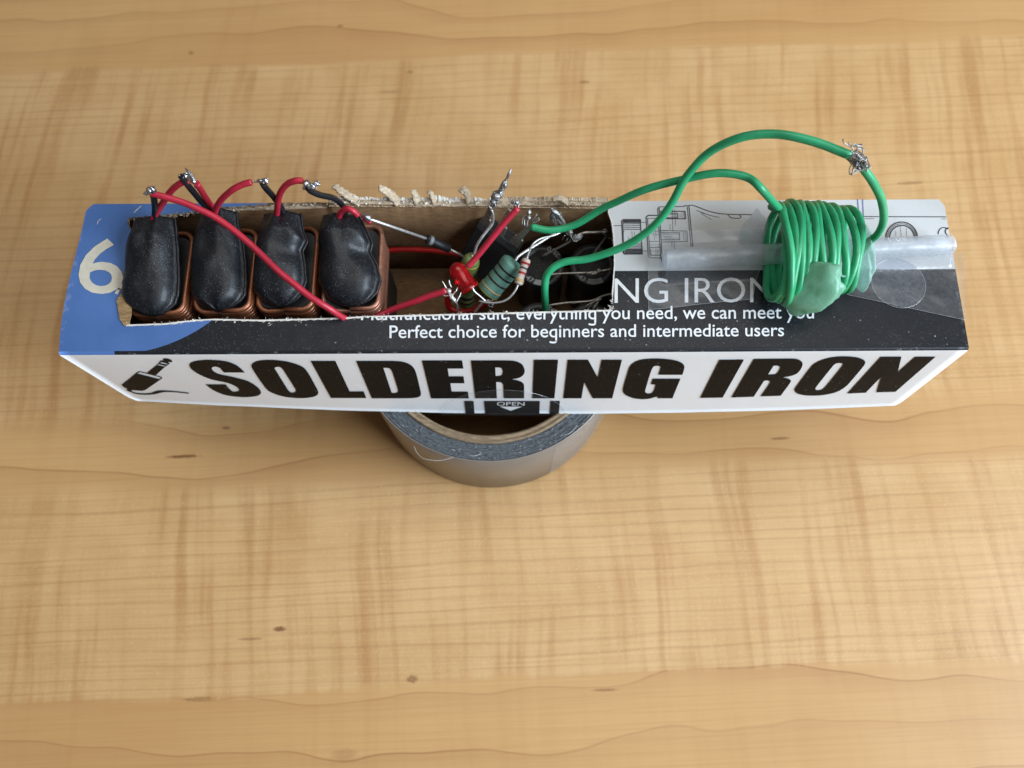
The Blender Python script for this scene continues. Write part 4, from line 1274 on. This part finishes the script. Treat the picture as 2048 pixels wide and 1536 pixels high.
# ------------------------------------------------------------------ LED
def led():
    base, tip = at(940, 579, .0845), at(906, 527, .0885)
    t = thing('led_lamp', base, 'dusty red LED lying on its side over the wires', 'led')
    L = (tip - base).length; r = 0.0027
    prof = [(0, r * 1.02), (0.02, r * 1.12), (0.12, r * 1.12), (0.13, r)]
    f0 = 1 - r / L
    prof += [(f0, r * 0.97)]
    for k in range(1, 9):
        a = math.pi / 2 * k / 8
        prof.append((f0 + (1 - f0) * math.sin(a), max(0.00005, r * 0.97 * math.cos(a))))
    g = G('red_led_epoxy'); p = g.pos()
    v = g.vor(p, 2100); sp = g.math('MULTIPLY', g.map(v['Distance'], 0.3, 0.05), g.map(g.n_sep(v['Color']), 0.68, 0.85))
    col = g.mix(g.math('MULTIPLY', sp, 0.4), lin(196, 8, 16), (0.8, 0.6, 0.62))
    mat = g.done(g.bsdf(col, 0.22, 0, g.bump(g.noise(p, 900, 3), 0.12, 0.0003), Transmission_Weight=0.6, IOR=1.45, Coat_Weight=0.3))
    mesh_obj('lens', *lathe_data(base, tip, prof, 28), mat, t)
    ax = (tip - base).normalized()
    side = ax.cross(Vector((0, 0, 1))).normalized()
    v_, f_ = box_data(base + ax * 0.0032 + side * 0.0006, side * 0.0007, ax * 0.0022, ax.cross(side) * 0.0002)
    mesh_obj('anode_post', v_, f_, M['tin_dull'], t, smooth=False)
    tube('lead', [base + side * 0.0012 + ax * 0.0005, at(948, 582, .0838), at(962, 594, .0822), at(976, 607, .0805)], 0.00028, M['tin'], t, 8)
    tube('lead', [base - side * 0.0012 + ax * 0.0005, at(922, 590, .083), at(913, 606, .0800), at(915, 632, .0740)], 0.00028, M['tin_dull'], t, 8)
    solder(t, [(977, 604, .081, .0008, 6, 4), (984, 608, .0805, .0007)], [[(970, 600, .081), (978, 612, .0805), (986, 614, .0805)], [(980, 603, .081), (986, 600, .0815)]], 'solder_dull')
led()

# ------------------------------------------------------------------ resistors
def resistor(label, p0, p1, r, col, bands, leads, endr=1.12, cat='resistor'):
    t = thing('resistor', p0, label, cat)
    L = (p1 - p0).length
    prof = [(0.0, r * 0.45), (0.02, r * 0.80), (0.06, r * endr * 0.97), (0.12, r * endr), (0.20, r * endr * 0.98), (0.27, r), (0.73, r), (0.80, r * endr * 0.98), (0.88, r * endr), (0.94, r * endr * 0.97), (0.98, r * 0.80), (1.0, r * 0.45)]
    mesh_obj('body', *lathe_data(p0, p1, prof, 26), simple('resistor_coat', col, 0.42, var=0.12, vscale=400, bump=0.15, bscale=700), t)
    def rad(f):
        for a, b in zip(prof, prof[1:]):
            if f <= b[0]: return a[1] + (b[1] - a[1]) * (f - a[0]) / (b[0] - a[0])
    for f, wd, bc in bands:
        mesh_obj('band', *lathe_data(p0, p1, [(f - wd / 2, rad(f - wd / 2) * 0.99), (f - wd / 2, rad(f - wd / 2) + .00006), (f, rad(f) + .00006), (f + wd / 2, rad(f + wd / 2) + .00006), (f + wd / 2, rad(f + wd / 2) * 0.99)], 26), simple('resistor_band', bc, 0.4), t)
    for pts, rr, mt in leads:
        tube('lead', pts, rr, M[mt], t, 8, 6)
    return t
RG = lin(100, 144, 128)
a, b = at(1030, 522, .0835), at(972, 588, .0765)
resistor('large grey-green resistor with black bands beside the red LED', a, b, 0.00345, RG,
         [(0.26, .045, (0.012, 0.012, 0.014)), (0.42, .045, (0.012, 0.012, 0.014)), (0.60, .045, (0.03, 0.022, 0.02)), (0.80, .03, lin(196, 150, 104)), (0.93, .018, lin(150, 150, 50))],
         [([a, at(1040, 510, .0840), at(1075, 488, .0840), at(1108, 468, .0838), at(1132, 456, .0835), at(1142, 462, .083)], .00042, 'tin'), ([b, at(965, 604, .0745), at(950, 624, .072), at(940, 640, .07)], .00042, 'tin_dull')], 1.06)
a, b = at(1054, 517, .0870), at(1036, 570, .0850)
resistor('small beige resistor with red bands between green resistor and capacitors', a, b, 0.00112, lin(206, 188, 172),
         [(0.20, .075, lin(176, 30, 44)), (0.38, .06, lin(60, 56, 66)), (0.56, .075, lin(180, 32, 44)), (0.84, .10, lin(190, 160, 110))],
         [([a, at(1058, 505, .0868), at(1066, 488, .0866), at(1082, 477, .0862), at(1110, 470, .0856), at(1134, 458, .085), at(1142, 464, .0845)], .0003, 'tin'), ([b, at(1030, 582, .0842), at(1018, 596, .0832), at(1002, 604, .0824), at(978, 606, .0818), at(958, 602, .0812)], .0003, 'tin')], 1.18)
a, b = at(943, 513, .0830), at(930, 610, .0600)
resistor('olive-green resistor standing upright half hidden behind the red LED', a, b, 0.0024, lin(112, 124, 70),
         [(0.12, .02, lin(176, 170, 60)), (0.30, .05, (0.1, 0.11, 0.06)), (0.75, .05, (0.012, 0.012, 0.014)), (0.85, .04, (0.012, 0.012, 0.014))],
         [([a, at(948, 508, .0835), at(953, 492, .0865), at(962, 477, .0890), at(975, 460, .0905), at(985, 446, .0920), at(986, 428, .0945), at(980, 414, .0962)], .00042, 'tin')], 1.08)

# ------------------------------------------------------------------ power transistor
def transistor():
    e0, e1 = at(957, 441, .0850), at(1038, 497, .0820)     # upper body edge
    wv = (e1 - e0); wl = wv.length; wv.normalize()
    dn = (at(925, 545, .066) - e0); dn = (dn - wv * dn.dot(wv)).normalized()
    th = wv.cross(dn).normalized()
    if th.z < 0: th = -th
    H, T = 0.0195, 0.0048
    c = (e0 + e1) / 2 + dn * H / 2 - th * T / 2
    t = thing('power_transistor', c + dn * H / 2, 'black three-legged power transistor leaning in the box beside green resistor', 'transistor')
    bm = bmesh.new()
    V, F = box_data(c, wv * (wl / 2), dn * (H / 2), th * (T / 2))
    bv = [bm.verts.new(v) for v in V]
    for f in F: bm.faces.new([bv[i] for i in f])
    bmesh.ops.recalc_face_normals(bm, faces=bm.faces[:])
    bmesh.ops.bevel(bm, geom=bm.edges[:], offset=0.0004, segments=2, affect='EDGES')
    me = bpy.data.meshes.new('body'); bm.to_mesh(me); bm.free(); me.materials.append(M['epoxy'])
    link(bpy.data.objects.new('body', me), t)
    # lighter grey strip along the leg side
    v, f = box_data((e0 + e1) / 2 + dn * 0.0013 - th * (T / 2) + th * 0.00012, wv * (wl / 2 - 0.0004), dn * 0.0012, th * (T / 2 + 0.0001))
    mesh_obj('lead_shoulder', v, f, M['epoxy_grey'], t, smooth=False)
    for k, (fx, tip) in enumerate(((0.14, at(984, 412, .0955)), (0.50, at(1020, 420, .0955)), (0.84, at(1060, 452, .0940)))):
        p0 = e0.lerp(e1, fx) - th * 0.0008 + dn * 0.0016
        ax = tip - p0; L = ax.length; ax.normalize()
        sd = (wv - ax * wv.dot(ax)).normalized(); nn = ax.cross(sd)
        prof = [(0, .00155), (0.42, .00145), (0.45, .00095), (1.0, .00070)]
        V, F = [], []
        for ff, hw in prof:
            q = p0 + ax * L * ff
            V += [q - sd * hw - nn * .0003, q + sd * hw - nn * .0003, q + sd * hw + nn * .0003, q - sd * hw + nn * .0003]
        for i in range(3):
            for j in range(4): F.append((4 * i + j, 4 * i + (j + 1) % 4, 4 * i + 4 + (j + 1) % 4, 4 * i + 4 + j))
        F += [(3, 2, 1, 0), (12, 13, 14, 15)]
        mesh_obj('leg', V, F, M['tin_dull'], t, smooth=False)
    # solder spike on the first leg, blobs on the others
    parts = []
    pts = [(984, 412, .0955), (990, 398, .0975), (997, 386, .0990), (1005, 374, .1005), (1013, 358, .1020), (1019, 345, .1035), (1022, 338, .104)]
    v, f = tube_data(catmull(pxs(pts), 8), lambda u: 0.0007 + 0.00035 * math.sin(u * 17) * (1 - u) - 0.0004 * u, 9, 0.5, 3)
    parts.append((v, f))
    parts += [ball(at(993, 392, .098), .0014, .5, 1.8, 4), ball(at(999, 386, .0985), .0011, .5, 1.8, 9), ball(at(1008, 370, .101), .0009, .4, 1.8, 2, stretch=at(1013, 360, .102) - at(1008, 370, .101)),
              tube_data(catmull(pxs([(985, 405, .097), (978, 412, .0965), (984, 418, .096), (991, 410, .097), (984, 404, .0975)]), 5), .00025, 6)]
    mesh_obj('solder_joint', *merge(parts), M['solder_dull'], t)
    solder(t, [(1058, 424, .0985, .0009, 4, 1), (1057, 434, .097, .0007, 1, 5)], [[(1056, 428, .097), (1046, 436, .0965), (1044, 450, .095)], [(1054, 430, .097), (1049, 440, .096), (1049, 452, .095)], [(1058, 432, .0965), (1055, 444, .0955), (1054, 455, .0945)],
               [(1062, 440, .096), (1070, 434, .097), (1074, 428, .0975)], [(1064, 444, .0955), (1072, 438, .0965), (1078, 436, .097)], [(1065, 446, .0955), (1074, 443, .096), (1079, 438, .0965)]], 'solder_dull')
transistor()

# ------------------------------------------------------------------ capacitors
CAPZ = 0.0715
g = G('capacitor_seal'); p = g.pos()
mot = g.noise(p, 1500, 4, 0.75)
M['rubber'] = g.done(g.bsdf(g.mix(g.map(mot, 0.45, 0.7), (0.016, 0.015, 0.014), (0.06, 0.056, 0.05)), 0.7, 0, g.bump(mot, 0.5, 0.0004)))
M['sleeve'] = simple('capacitor_sleeve', (0.035, 0.035, 0.036), 0.4, var=0.2, vscale=500)
M['stripe'] = simple('capacitor_stripe', (0.30, 0.30, 0.30), 0.45, var=0.1)
M['cap_ink'] = simple('capacitor_print', (0.42, 0.42, 0.42), 0.5)
def capacitor(px, py, r, label, digits, stripe, word_at, leads):
    c = at(px, py, CAPZ)
    t = thing('capacitor', Vector((c.x, c.y, ZB + TH)), label, 'capacitor', 'capacitors packed in the box')
    base = Vector((c.x, c.y, ZB + TH + 0.0001)); top = Vector((c.x, c.y, CAPZ))
    L = (top - base).length
    mesh_obj('sleeve', *lathe_data(base, top, [(0, r * .97), (0.02, r), (1 - .0004 / L, r), (1, r * .97), (1, r * .68), (1 - .0006 / L, r * .67)], 40), M['sleeve'], t)
    mesh_obj('rubber_seal', *lathe_data(top - Vector((0, 0, .0010)), top - Vector((0, 0, .0002)), [(0, r * .672), (.8, r * .672), (1, r * .64)], 32), M['rubber'], t)
    if stripe is not None:
        V, F = [], []
        a0, a1 = stripe
        for i in range(9):
            a = math.radians(a0 + (a1 - a0) * i / 8)
            for rr in (.72, .965): V.append(top + Vector((math.cos(a) * r * rr, math.sin(a) * r * rr, .00008)))
        for i in range(8): F.append((2 * i, 2 * i + 1, 2 * i + 3, 2 * i + 2))
        mesh_obj('stripe', V, up_faces(V, F, Vector((0, 0, 1))), M['stripe'], t, smooth=False)
    for word, ang, size in word_at:
        vs, fs = text2d(word)
        ax = (min(v.x for v in vs) + max(v.x for v in vs)) / 2; ay = (min(v.y for v in vs) + max(v.y for v in vs)) / 2
        cen = top + Vector((math.cos(math.radians(ang)) * r * .84, math.sin(math.radians(ang)) * r * .84, .0001))
        ro = math.radians(ang + 90)
        V = [cen + Vector(((v.x - ax) * math.cos(ro) - (v.y - ay) * math.sin(ro), (v.x - ax) * math.sin(ro) + (v.y - ay) * math.cos(ro), 0)) * size for v in vs]
        mesh_obj('lettering', V, up_faces(V, fs, Vector((0, 0, 1))), M['cap_ink'], t, smooth=False)
    for pts in leads:
        tube('lead', pxs(pts), 0.00036, M['tin_dull'], t, 8, 6)
    return t
capacitor(1083, 530, .0072, 'black capacitor end with mottled seal, next to the small beige resistor', '', (-112, -68), [('47', -128, .0024), ('10', 62, .0024), ('25', 38, .0022)],
          [[(1085, 512, .0713), (1087, 511, .0735), (1110, 499, .0760), (1138, 484, .079), (1142, 478, .0795)], [(1092, 552, .0713), (1094, 550, .0738), (1130, 547, .0745), (1180, 545, .0752), (1226, 538, .0755)]])
capacitor(1186, 528, .0072, 'black capacitor end at the torn right edge, behind the green wire', '', (-108, -64), [('47', -126, .0024)],
          [[(1186, 510, .0713), (1187, 509, .0735), (1200, 490, .0760), (1212, 474, .0785)]])
capacitor(1077, 648, .0072, 'black capacitor end tucked under the front rim, left of the two', '', None, [('10', 70, .0024), ('25', 50, .0022)],
          [[(1080, 618, .0713), (1094, 612, .0738), (1130, 606, .0745), (1180, 602, .0750), (1206, 592, .0765), (1222, 588, .078)]])
capacitor(1182, 648, .0072, 'black capacitor end tucked under the front rim, right of the two', '', None, [],
          [[(1176, 626, .0713), (1180, 614, .074), (1188, 604, .0755)]])
t = thing('lead_joint', at(1142, 470, .082), 'twisted soldered bundle of bare leads above the rear capacitors', 'joint')
solder(t, [(1140, 467, .0825, .0011), (1150, 477, .0815, .0012), (1158, 472, .0815, .001, 8, -5), (1145, 474, .0812, .0009)],
       [[(1134, 458, .083), (1142, 458, .084), (1144, 466, .084), (1136, 470, .083), (1132, 464, .083)], [(1140, 470, .083), (1148, 482, .082), (1156, 480, .082), (1150, 470, .083)], [(1130, 470, .0825), (1124, 480, .081)], [(1136, 476, .0815), (1132, 482, .081)], [(1150, 468, .083), (1158, 480, .0815), (1166, 470, .082)]], 'solder_dull')
tube('bare_lead', pxs([(1152, 474, .0815), (1168, 466, .0818), (1190, 465, .0815), (1212, 463, .081)]), .0005, M['tin_dull'], t, 8)
solder(t, [(1208, 465, .081, .0009), (1212, 462, .081, .0007)], [[(1206, 460, .082), (1213, 458, .082), (1214, 466, .081)], [(1210, 470, .081), (1218, 476, .080), (1228, 478, .080)]], 'solder_dull')
tip = solder(t, [(1190, 546, .0762, .0007, 8, -3), (1198, 542, .0765, .0009), (1180, 546, .0758, .0005, 9, 0), (1150, 605, .0748, .0004, 6, 0), (1197, 600, .0760, .0006, 6, -2), (1192, 610, .0760, .0004, -6, 8)], [[(1172, 612, .076), (1186, 604, .0765), (1198, 600, .077)], [(1176, 618, .075), (1184, 608, .076), (1190, 604, .0765)]], 'tin_dull')

t = thing('frayed_leads', at(1110, 440, .093), 'frayed bare wire strands standing by the inside back wall', 'wire ends')
parts = []
rnd = random.Random(8)
for k in range(9):
    x0 = 1102 + k * 2.2
    parts.append(tube_data(catmull(pxs([(x0 + rnd.uniform(-2, 2), 424 + rnd.uniform(-3, 3), .0925), (x0 + 3 + rnd.uniform(-2, 2), 437, .0905), (x0 + 8 + rnd.uniform(-5, 5), 450, .088)]), 5), .00018, 5))
parts += [ball(at(1106, 429, .092), .0008, .6, 2, 3, stretch=at(1100, 440, .0905) - at(1106, 429, .092)), ball(at(1114, 428, .0922), .0007, .6, 2, 5, stretch=at(1124, 438, .0905) - at(1114, 428, .0922))]
mesh_obj('strands', *merge(parts), M['solder_dull'], t)
tube('bare_lead', pxs([(1116, 430, .092), (1126, 442, .0895), (1132, 456, .0855)]), .0005, M['tin_dull'], t, 8)

# ------------------------------------------------------------------ plastic tube on the lid
TA, TB = at(1328, 520, ZT + .0034), at(1903, 489, ZT + .0034)
TRAD = 0.0029
def plastic_tube():
    t = thing('plastic_tube', TA, 'frosted clear plastic tube lying through the green coil on the lid', 'tube')
    L = (TB - TA).length
    prof = [(0, TRAD * .70), (0.0, TRAD * .95), (0.004, TRAD), (0.985, TRAD), (0.994, TRAD * .96), (1.0, TRAD * .82), (1.0, TRAD * .60), (0.98, TRAD * .58)]
    mesh_obj('tube_wall', *lathe_data(TA, TB, prof, 32), frosted('frosted_plastic', (0.86, 0.88, 0.90), 0.40, 0.42), t)
    # faint printed marks on the right part
    vs, fs = text2d('1:06')
    a = at(1772, 476, ZT + .0062); ax = (TB - TA).normalized(); n2 = Vector((0, 1, 0))
    V = []
    for v in vs:
        q = TA + ax * ((a - TA).dot(ax) + (v.x) * .0034)
        ang = math.radians(62) + (0.3 - v.y) * -0.75
        V.append(q + Vector((0, math.cos(ang), math.sin(ang))) * (TRAD + .00008))
    mesh_obj('lettering', V, up_faces(V, fs, Vector((0, .5, 1))), simple('faded_white_print', (0.95, 0.96, 0.97), 0.5), t, smooth=False)
plastic_tube()

def tube_hump(x, y):
    """height of film stretched over the tube at (x, y)"""
    f = (x - TA.x) / (TB.x - TA.x)
    base = ZT + 0.0005
    if f < -0.005 or f > 1.003: return base
    ya = TA.y + (TB.y - TA.y) * f; za = TA.z
    d = abs(y - ya)
    if d < TRAD * 0.8: return max(base, za + math.sqrt((TRAD + .00012) ** 2 - d * d))
    z0 = za + TRAD * 0.6
    return max(base, z0 - (d - TRAD * 0.8) * 1.35)

def film(name, corners, label, nu=50, nv=36, wr=0.0, mat=None, flat_right=None):
    (a, b, c, d) = corners       # back-left, back-right, front-right, front-left (photo places on the lid)
    A, B, C, D = (at(*q, ZT + .0005) for q in (a, b, c, d))
    V, F = [], []
    for j in range(nv + 1):
        for i in range(nu + 1):
            u, v = i / nu, j / nv
            q = (A * (1 - u) + B * u) * (1 - v) + (D * (1 - u) + C * u) * v
            z = tube_hump(q.x, q.y)
            z += wr * max(0, noise.noise(Vector((q.x * 130, q.y * 160, 3.0)))) * 1.6
            V.append(Vector((q.x, q.y, z)))
    for j in range(nv):
        for i in range(nu):
            k = j * (nu + 1) + i; F.append((k, k + nu + 1, k + nu + 2, k + 1))
    # visible cut rim
    o = mesh_obj(name, V, F, mat, None)
    tag(o, label, 'tape', 'pieces of clear tape')
    row = lambda j: [V[j * (nu + 1) + i] for i in range(nu + 1)]
    col = lambda i: [V[j * (nu + 1) + i] for j in range(nv + 1)]
    rim = M['film_rim']
    for path in (row(nv), col(0), col(nu)):
        v, f = tube_data(path, 0.00005, 5); mesh_obj('cut_rim', v, f, rim, o)
    return o
M['film'] = clear('clear_tape_film', 0.05, 0.05, 0.30)
M['film_rim'] = clear('clear_tape_rim', 0.25, 0.25, 0.3)
film('clear_tape', ((1297, 462), (1532, 458), (1505, 598), (1297, 620)), 'wrinkled clear tape holding the plastic tube left of the green coil', wr=0.0007, mat=M['film'])
film('clear_tape', ((1736, 480), (1926, 506), (1930, 640), (1694, 589)), 'clear tape sheet right of the green coil, jutting past the box end', wr=0.0003, mat=M['film'])
# stiff folded corner of film leaning on the coil
fl = [at(1514, 415, .1010), at(1484, 452, .0930), at(1478, 478, .0912), at(1522, 500, .0935), at(1538, 446, .1000)]
lo = [p_ - Vector((0, 0, .0001)) for p_ in fl]
o = mesh_obj('clear_tape', fl + lo, [tuple(range(5)), (9, 8, 7, 6, 5)] + [(i, 5 + i, 5 + (i + 1) % 5, (i + 1) % 5) for i in range(5)], clear('stiff_film', 0.07, 0.08, 0.25), None, smooth=False)
tag(o, 'stiff folded corner of clear tape sticking up against the left of the coil', 'tape', 'pieces of clear tape')

# ------------------------------------------------------------------ green coil
def green_coil():
    c0, c1 = at(1543, 503, .0995), at(1700, 498, .0990)
    t = thing('wire_coil', Vector(((c0.x + c1.x) / 2, (c0.y + c1.y) / 2, ZT)), 'thick coil of green insulated wire wound round the plastic tube on the lid', 'coil')
    GR = 0.00104
    rnd = random.Random(17)
    turns = 12
    path = []
    seg = 28
    R0 = 0.0128
    rads = [1.0, 1.02, 1.05, 1.05, 1.04, 1.02, 1.0, 0.98, .95, .93, .90, .88, .87]
    jit = [(rnd.uniform(-.0006, .0006), rnd.uniform(-.0004, .0004)) for _ in range(turns + 2)]
    for i in range(turns * seg + 1):
        u = i / (turns * seg); k = i // seg; fr = (i % seg) / seg
        a = 2 * math.pi * fr
        r = (rads[min(k, 12)] * (1 - fr) + rads[min(k + 1, 12)] * fr) * R0
        jx = jit[k][0] * (1 - fr) + jit[k + 1][0] * fr
        jy = jit[k][1] * (1 - fr) + jit[k + 1][1] * fr
        cc = c0.lerp(c1, u)
        # the turns lean: tops run ahead of the bottoms
        lean = 0.0009 * math.sin(a * 1.0 + 0.6 * k) + 0.0012 * math.cos(a)
        q = cc + Vector((jx + lean + 0.00045 * math.sin(3 * a + k * 2.1), math.cos(a) * r * 1.05 + jy, math.sin(a) * r * 0.66))
        q.z = max(q.z, ZT + GR + .0003)
        path.append(q)
    # second layer: a crossing turn on the left, a couple more over the middle
    v, f = tube_data(path, GR, 14)
    w_ = mesh_obj('winding', v, f, M['green'], t)
    def overturn(x0, x1, a0, a1, r, n=26):
        P = []
        for i in range(n + 1):
            u = i / n; a = math.radians(a0 + (a1 - a0) * u)
            cc = c0.lerp(c1, x0 + (x1 - x0) * u)
            q = cc + Vector((0, math.cos(a) * r, math.sin(a) * r * 0.68)); q.z = max(q.z, ZT + GR + .0002); P.append(q)
        return P
    tube('winding', overturn(0.02, 0.20, 60, 262, R0 + 0.0021), GR, M['green'], t, 14, curve=False)
    # rear lead into the box
    lead_a = pxs([(1062, 454, .0945), (1100, 460, .0945), (1150, 449, .0960), (1215, 411, .1020), (1290, 379, .1100), (1360, 360, .1145), (1430, 346, .1185), (1490, 354, .1195), (1525, 380, .1190), (1540, 400, .1180)])
    e = overturn(0.02, 0.20, 60, 262, R0 + 0.0021)[0]
    lead_a[-1] = e + Vector((-0.0004, 0.0004, 0.0002))
    tube('lead_wire', lead_a, GR, M['green'], t, 14)
    # other lead from the coil's right end up to the splice
    tube('lead_wire', pxs([(1712, 520, .0985), (1735, 486, .1020), (1757, 466, .1070), (1767, 438, .1130), (1763, 405, .1200), (1746, 366, .1270), (1724, 331, .1320)]), GR, M['green'], t, 14)
    # hot glue
    M['glue'] = frosted('hot_glue_green', lin(148, 206, 176), 0.84, 0.32)
    M['glue_pale'] = frosted('hot_glue_pale', lin(196, 232, 222), 0.45, 0.28)
    a, b = at(1578, 604, .0960), at(1676, 538, .1075)
    cen = (a + b) / 2; ax = (b - a) / 2
    sidev = Vector((0, -0.62, -0.78)); sidev = (sidev - ax.normalized() * sidev.dot(ax.normalized())).normalized()
    th = ax.normalized().cross(sidev).normalized()
    if th.z < 0: th = -th
    v, f = blob_data(cen + th * 0.0012, [ax * 1.10, sidev * 0.0062, th * 0.0034], 0.26, 1.3, 4.4, 4)
    mesh_obj('glue_blob', v, f, M['glue'], t)
    cg = at(1719, 508, .0980)
    v, f = blob_data(cg, [Vector((.0022, .0004, 0)), Vector((-.0010, .0092, 0)), Vector((0, 0.001, .0060))], 0.30, 1.2, 2.2, 4)
    mesh_obj('glue_blob', v, f, M['glue_pale'], t)
    v, f = blob_data(at(1596, 515, .1000), [Vector((.0034, 0, 0)), Vector((0, .0090, 0)), Vector((0, 0, .0066))], 0.3, 1.5, 7.2, 3)
    mesh_obj('glue_blob', v, f, M['glue_pale'], t)
    tube('glue_string', pxs([(1676, 536, .1060), (1684, 552, .1050), (1698, 549, .1030), (1718, 540, .1000), (1735, 535, .0960)]), 0.00030, M['glue_pale'], t, 8)
    return t
green_coil()

w = thing('green_wire', at(1400, 320, .12), 'thick green wire arching from the capacitors over the lid to a twisted splice', 'wire')
tube('insulation', pxs([(1092, 650, .0690), (1091, 612, .0790), (1089, 578, .0860), (1096, 546, .0905), (1125, 526, .0925), (1180, 516, .0945), (1240, 496, .0985), (1298, 462, .1045), (1340, 412, .1110), (1374, 352, .1175), (1418, 304, .1235), (1480, 276, .1290), (1550, 269, .1320), (1620, 281, .1335), (1702, 311, .1335)]), 0.00108, M['green'], w, 14)
parts = []
rnd = random.Random(4)
J = at(1714, 318, .133)
for k in range(16):
    c = J + Vector((rnd.uniform(-.0012, .0012), rnd.uniform(-.0022, .0022), rnd.uniform(-.001, .001)))
    P = [c + Vector((rnd.uniform(-.0016, .0016), rnd.uniform(-.0024, .0024), rnd.uniform(-.001, .0012))) for _ in range(5)]
    parts.append(tube_data(catmull(P, 5), .00014, 5))
for pts in ([(1708, 305, .134), (1704, 295, .135), (1694, 290, .1355), (1687, 284, .136), (1686, 278, .136)], [(1700, 293, .135), (1697, 284, .1355)], [(1712, 306, .134), (1715, 294, .135), (1710, 288, .1355), (1703, 292, .1355)], [(1716, 312, .134), (1726, 304, .135), (1722, 293, .1355), (1712, 290, .136)],
            [(1718, 320, .133), (1730, 322, .133), (1734, 334, .132)], [(1712, 326, .132), (1714, 338, .131)], [(1706, 318, .133), (1700, 328, .132)], [(1722, 316, .1335), (1732, 318, .1335), (1729, 330, .1325), (1722, 334, .132)]):
    parts.append(tube_data(catmull(pxs(pts), 5), .00015, 5))
for k in range(5):
    ph = k * 1.3; P = []
    for i in range(15):
        u = i / 14; a = ph + u * 9
        P.append(at(1702 + 22 * u, 311 + 20 * u, .1335).lerp(at(1724, 331, .132), 0) + Vector((math.cos(a), math.sin(a) * .6, math.sin(a))) * .0011)
    parts.append(tube_data(P, .00015, 5))
mesh_obj('splice_strands', *merge(parts), M['solder_dull'], w)
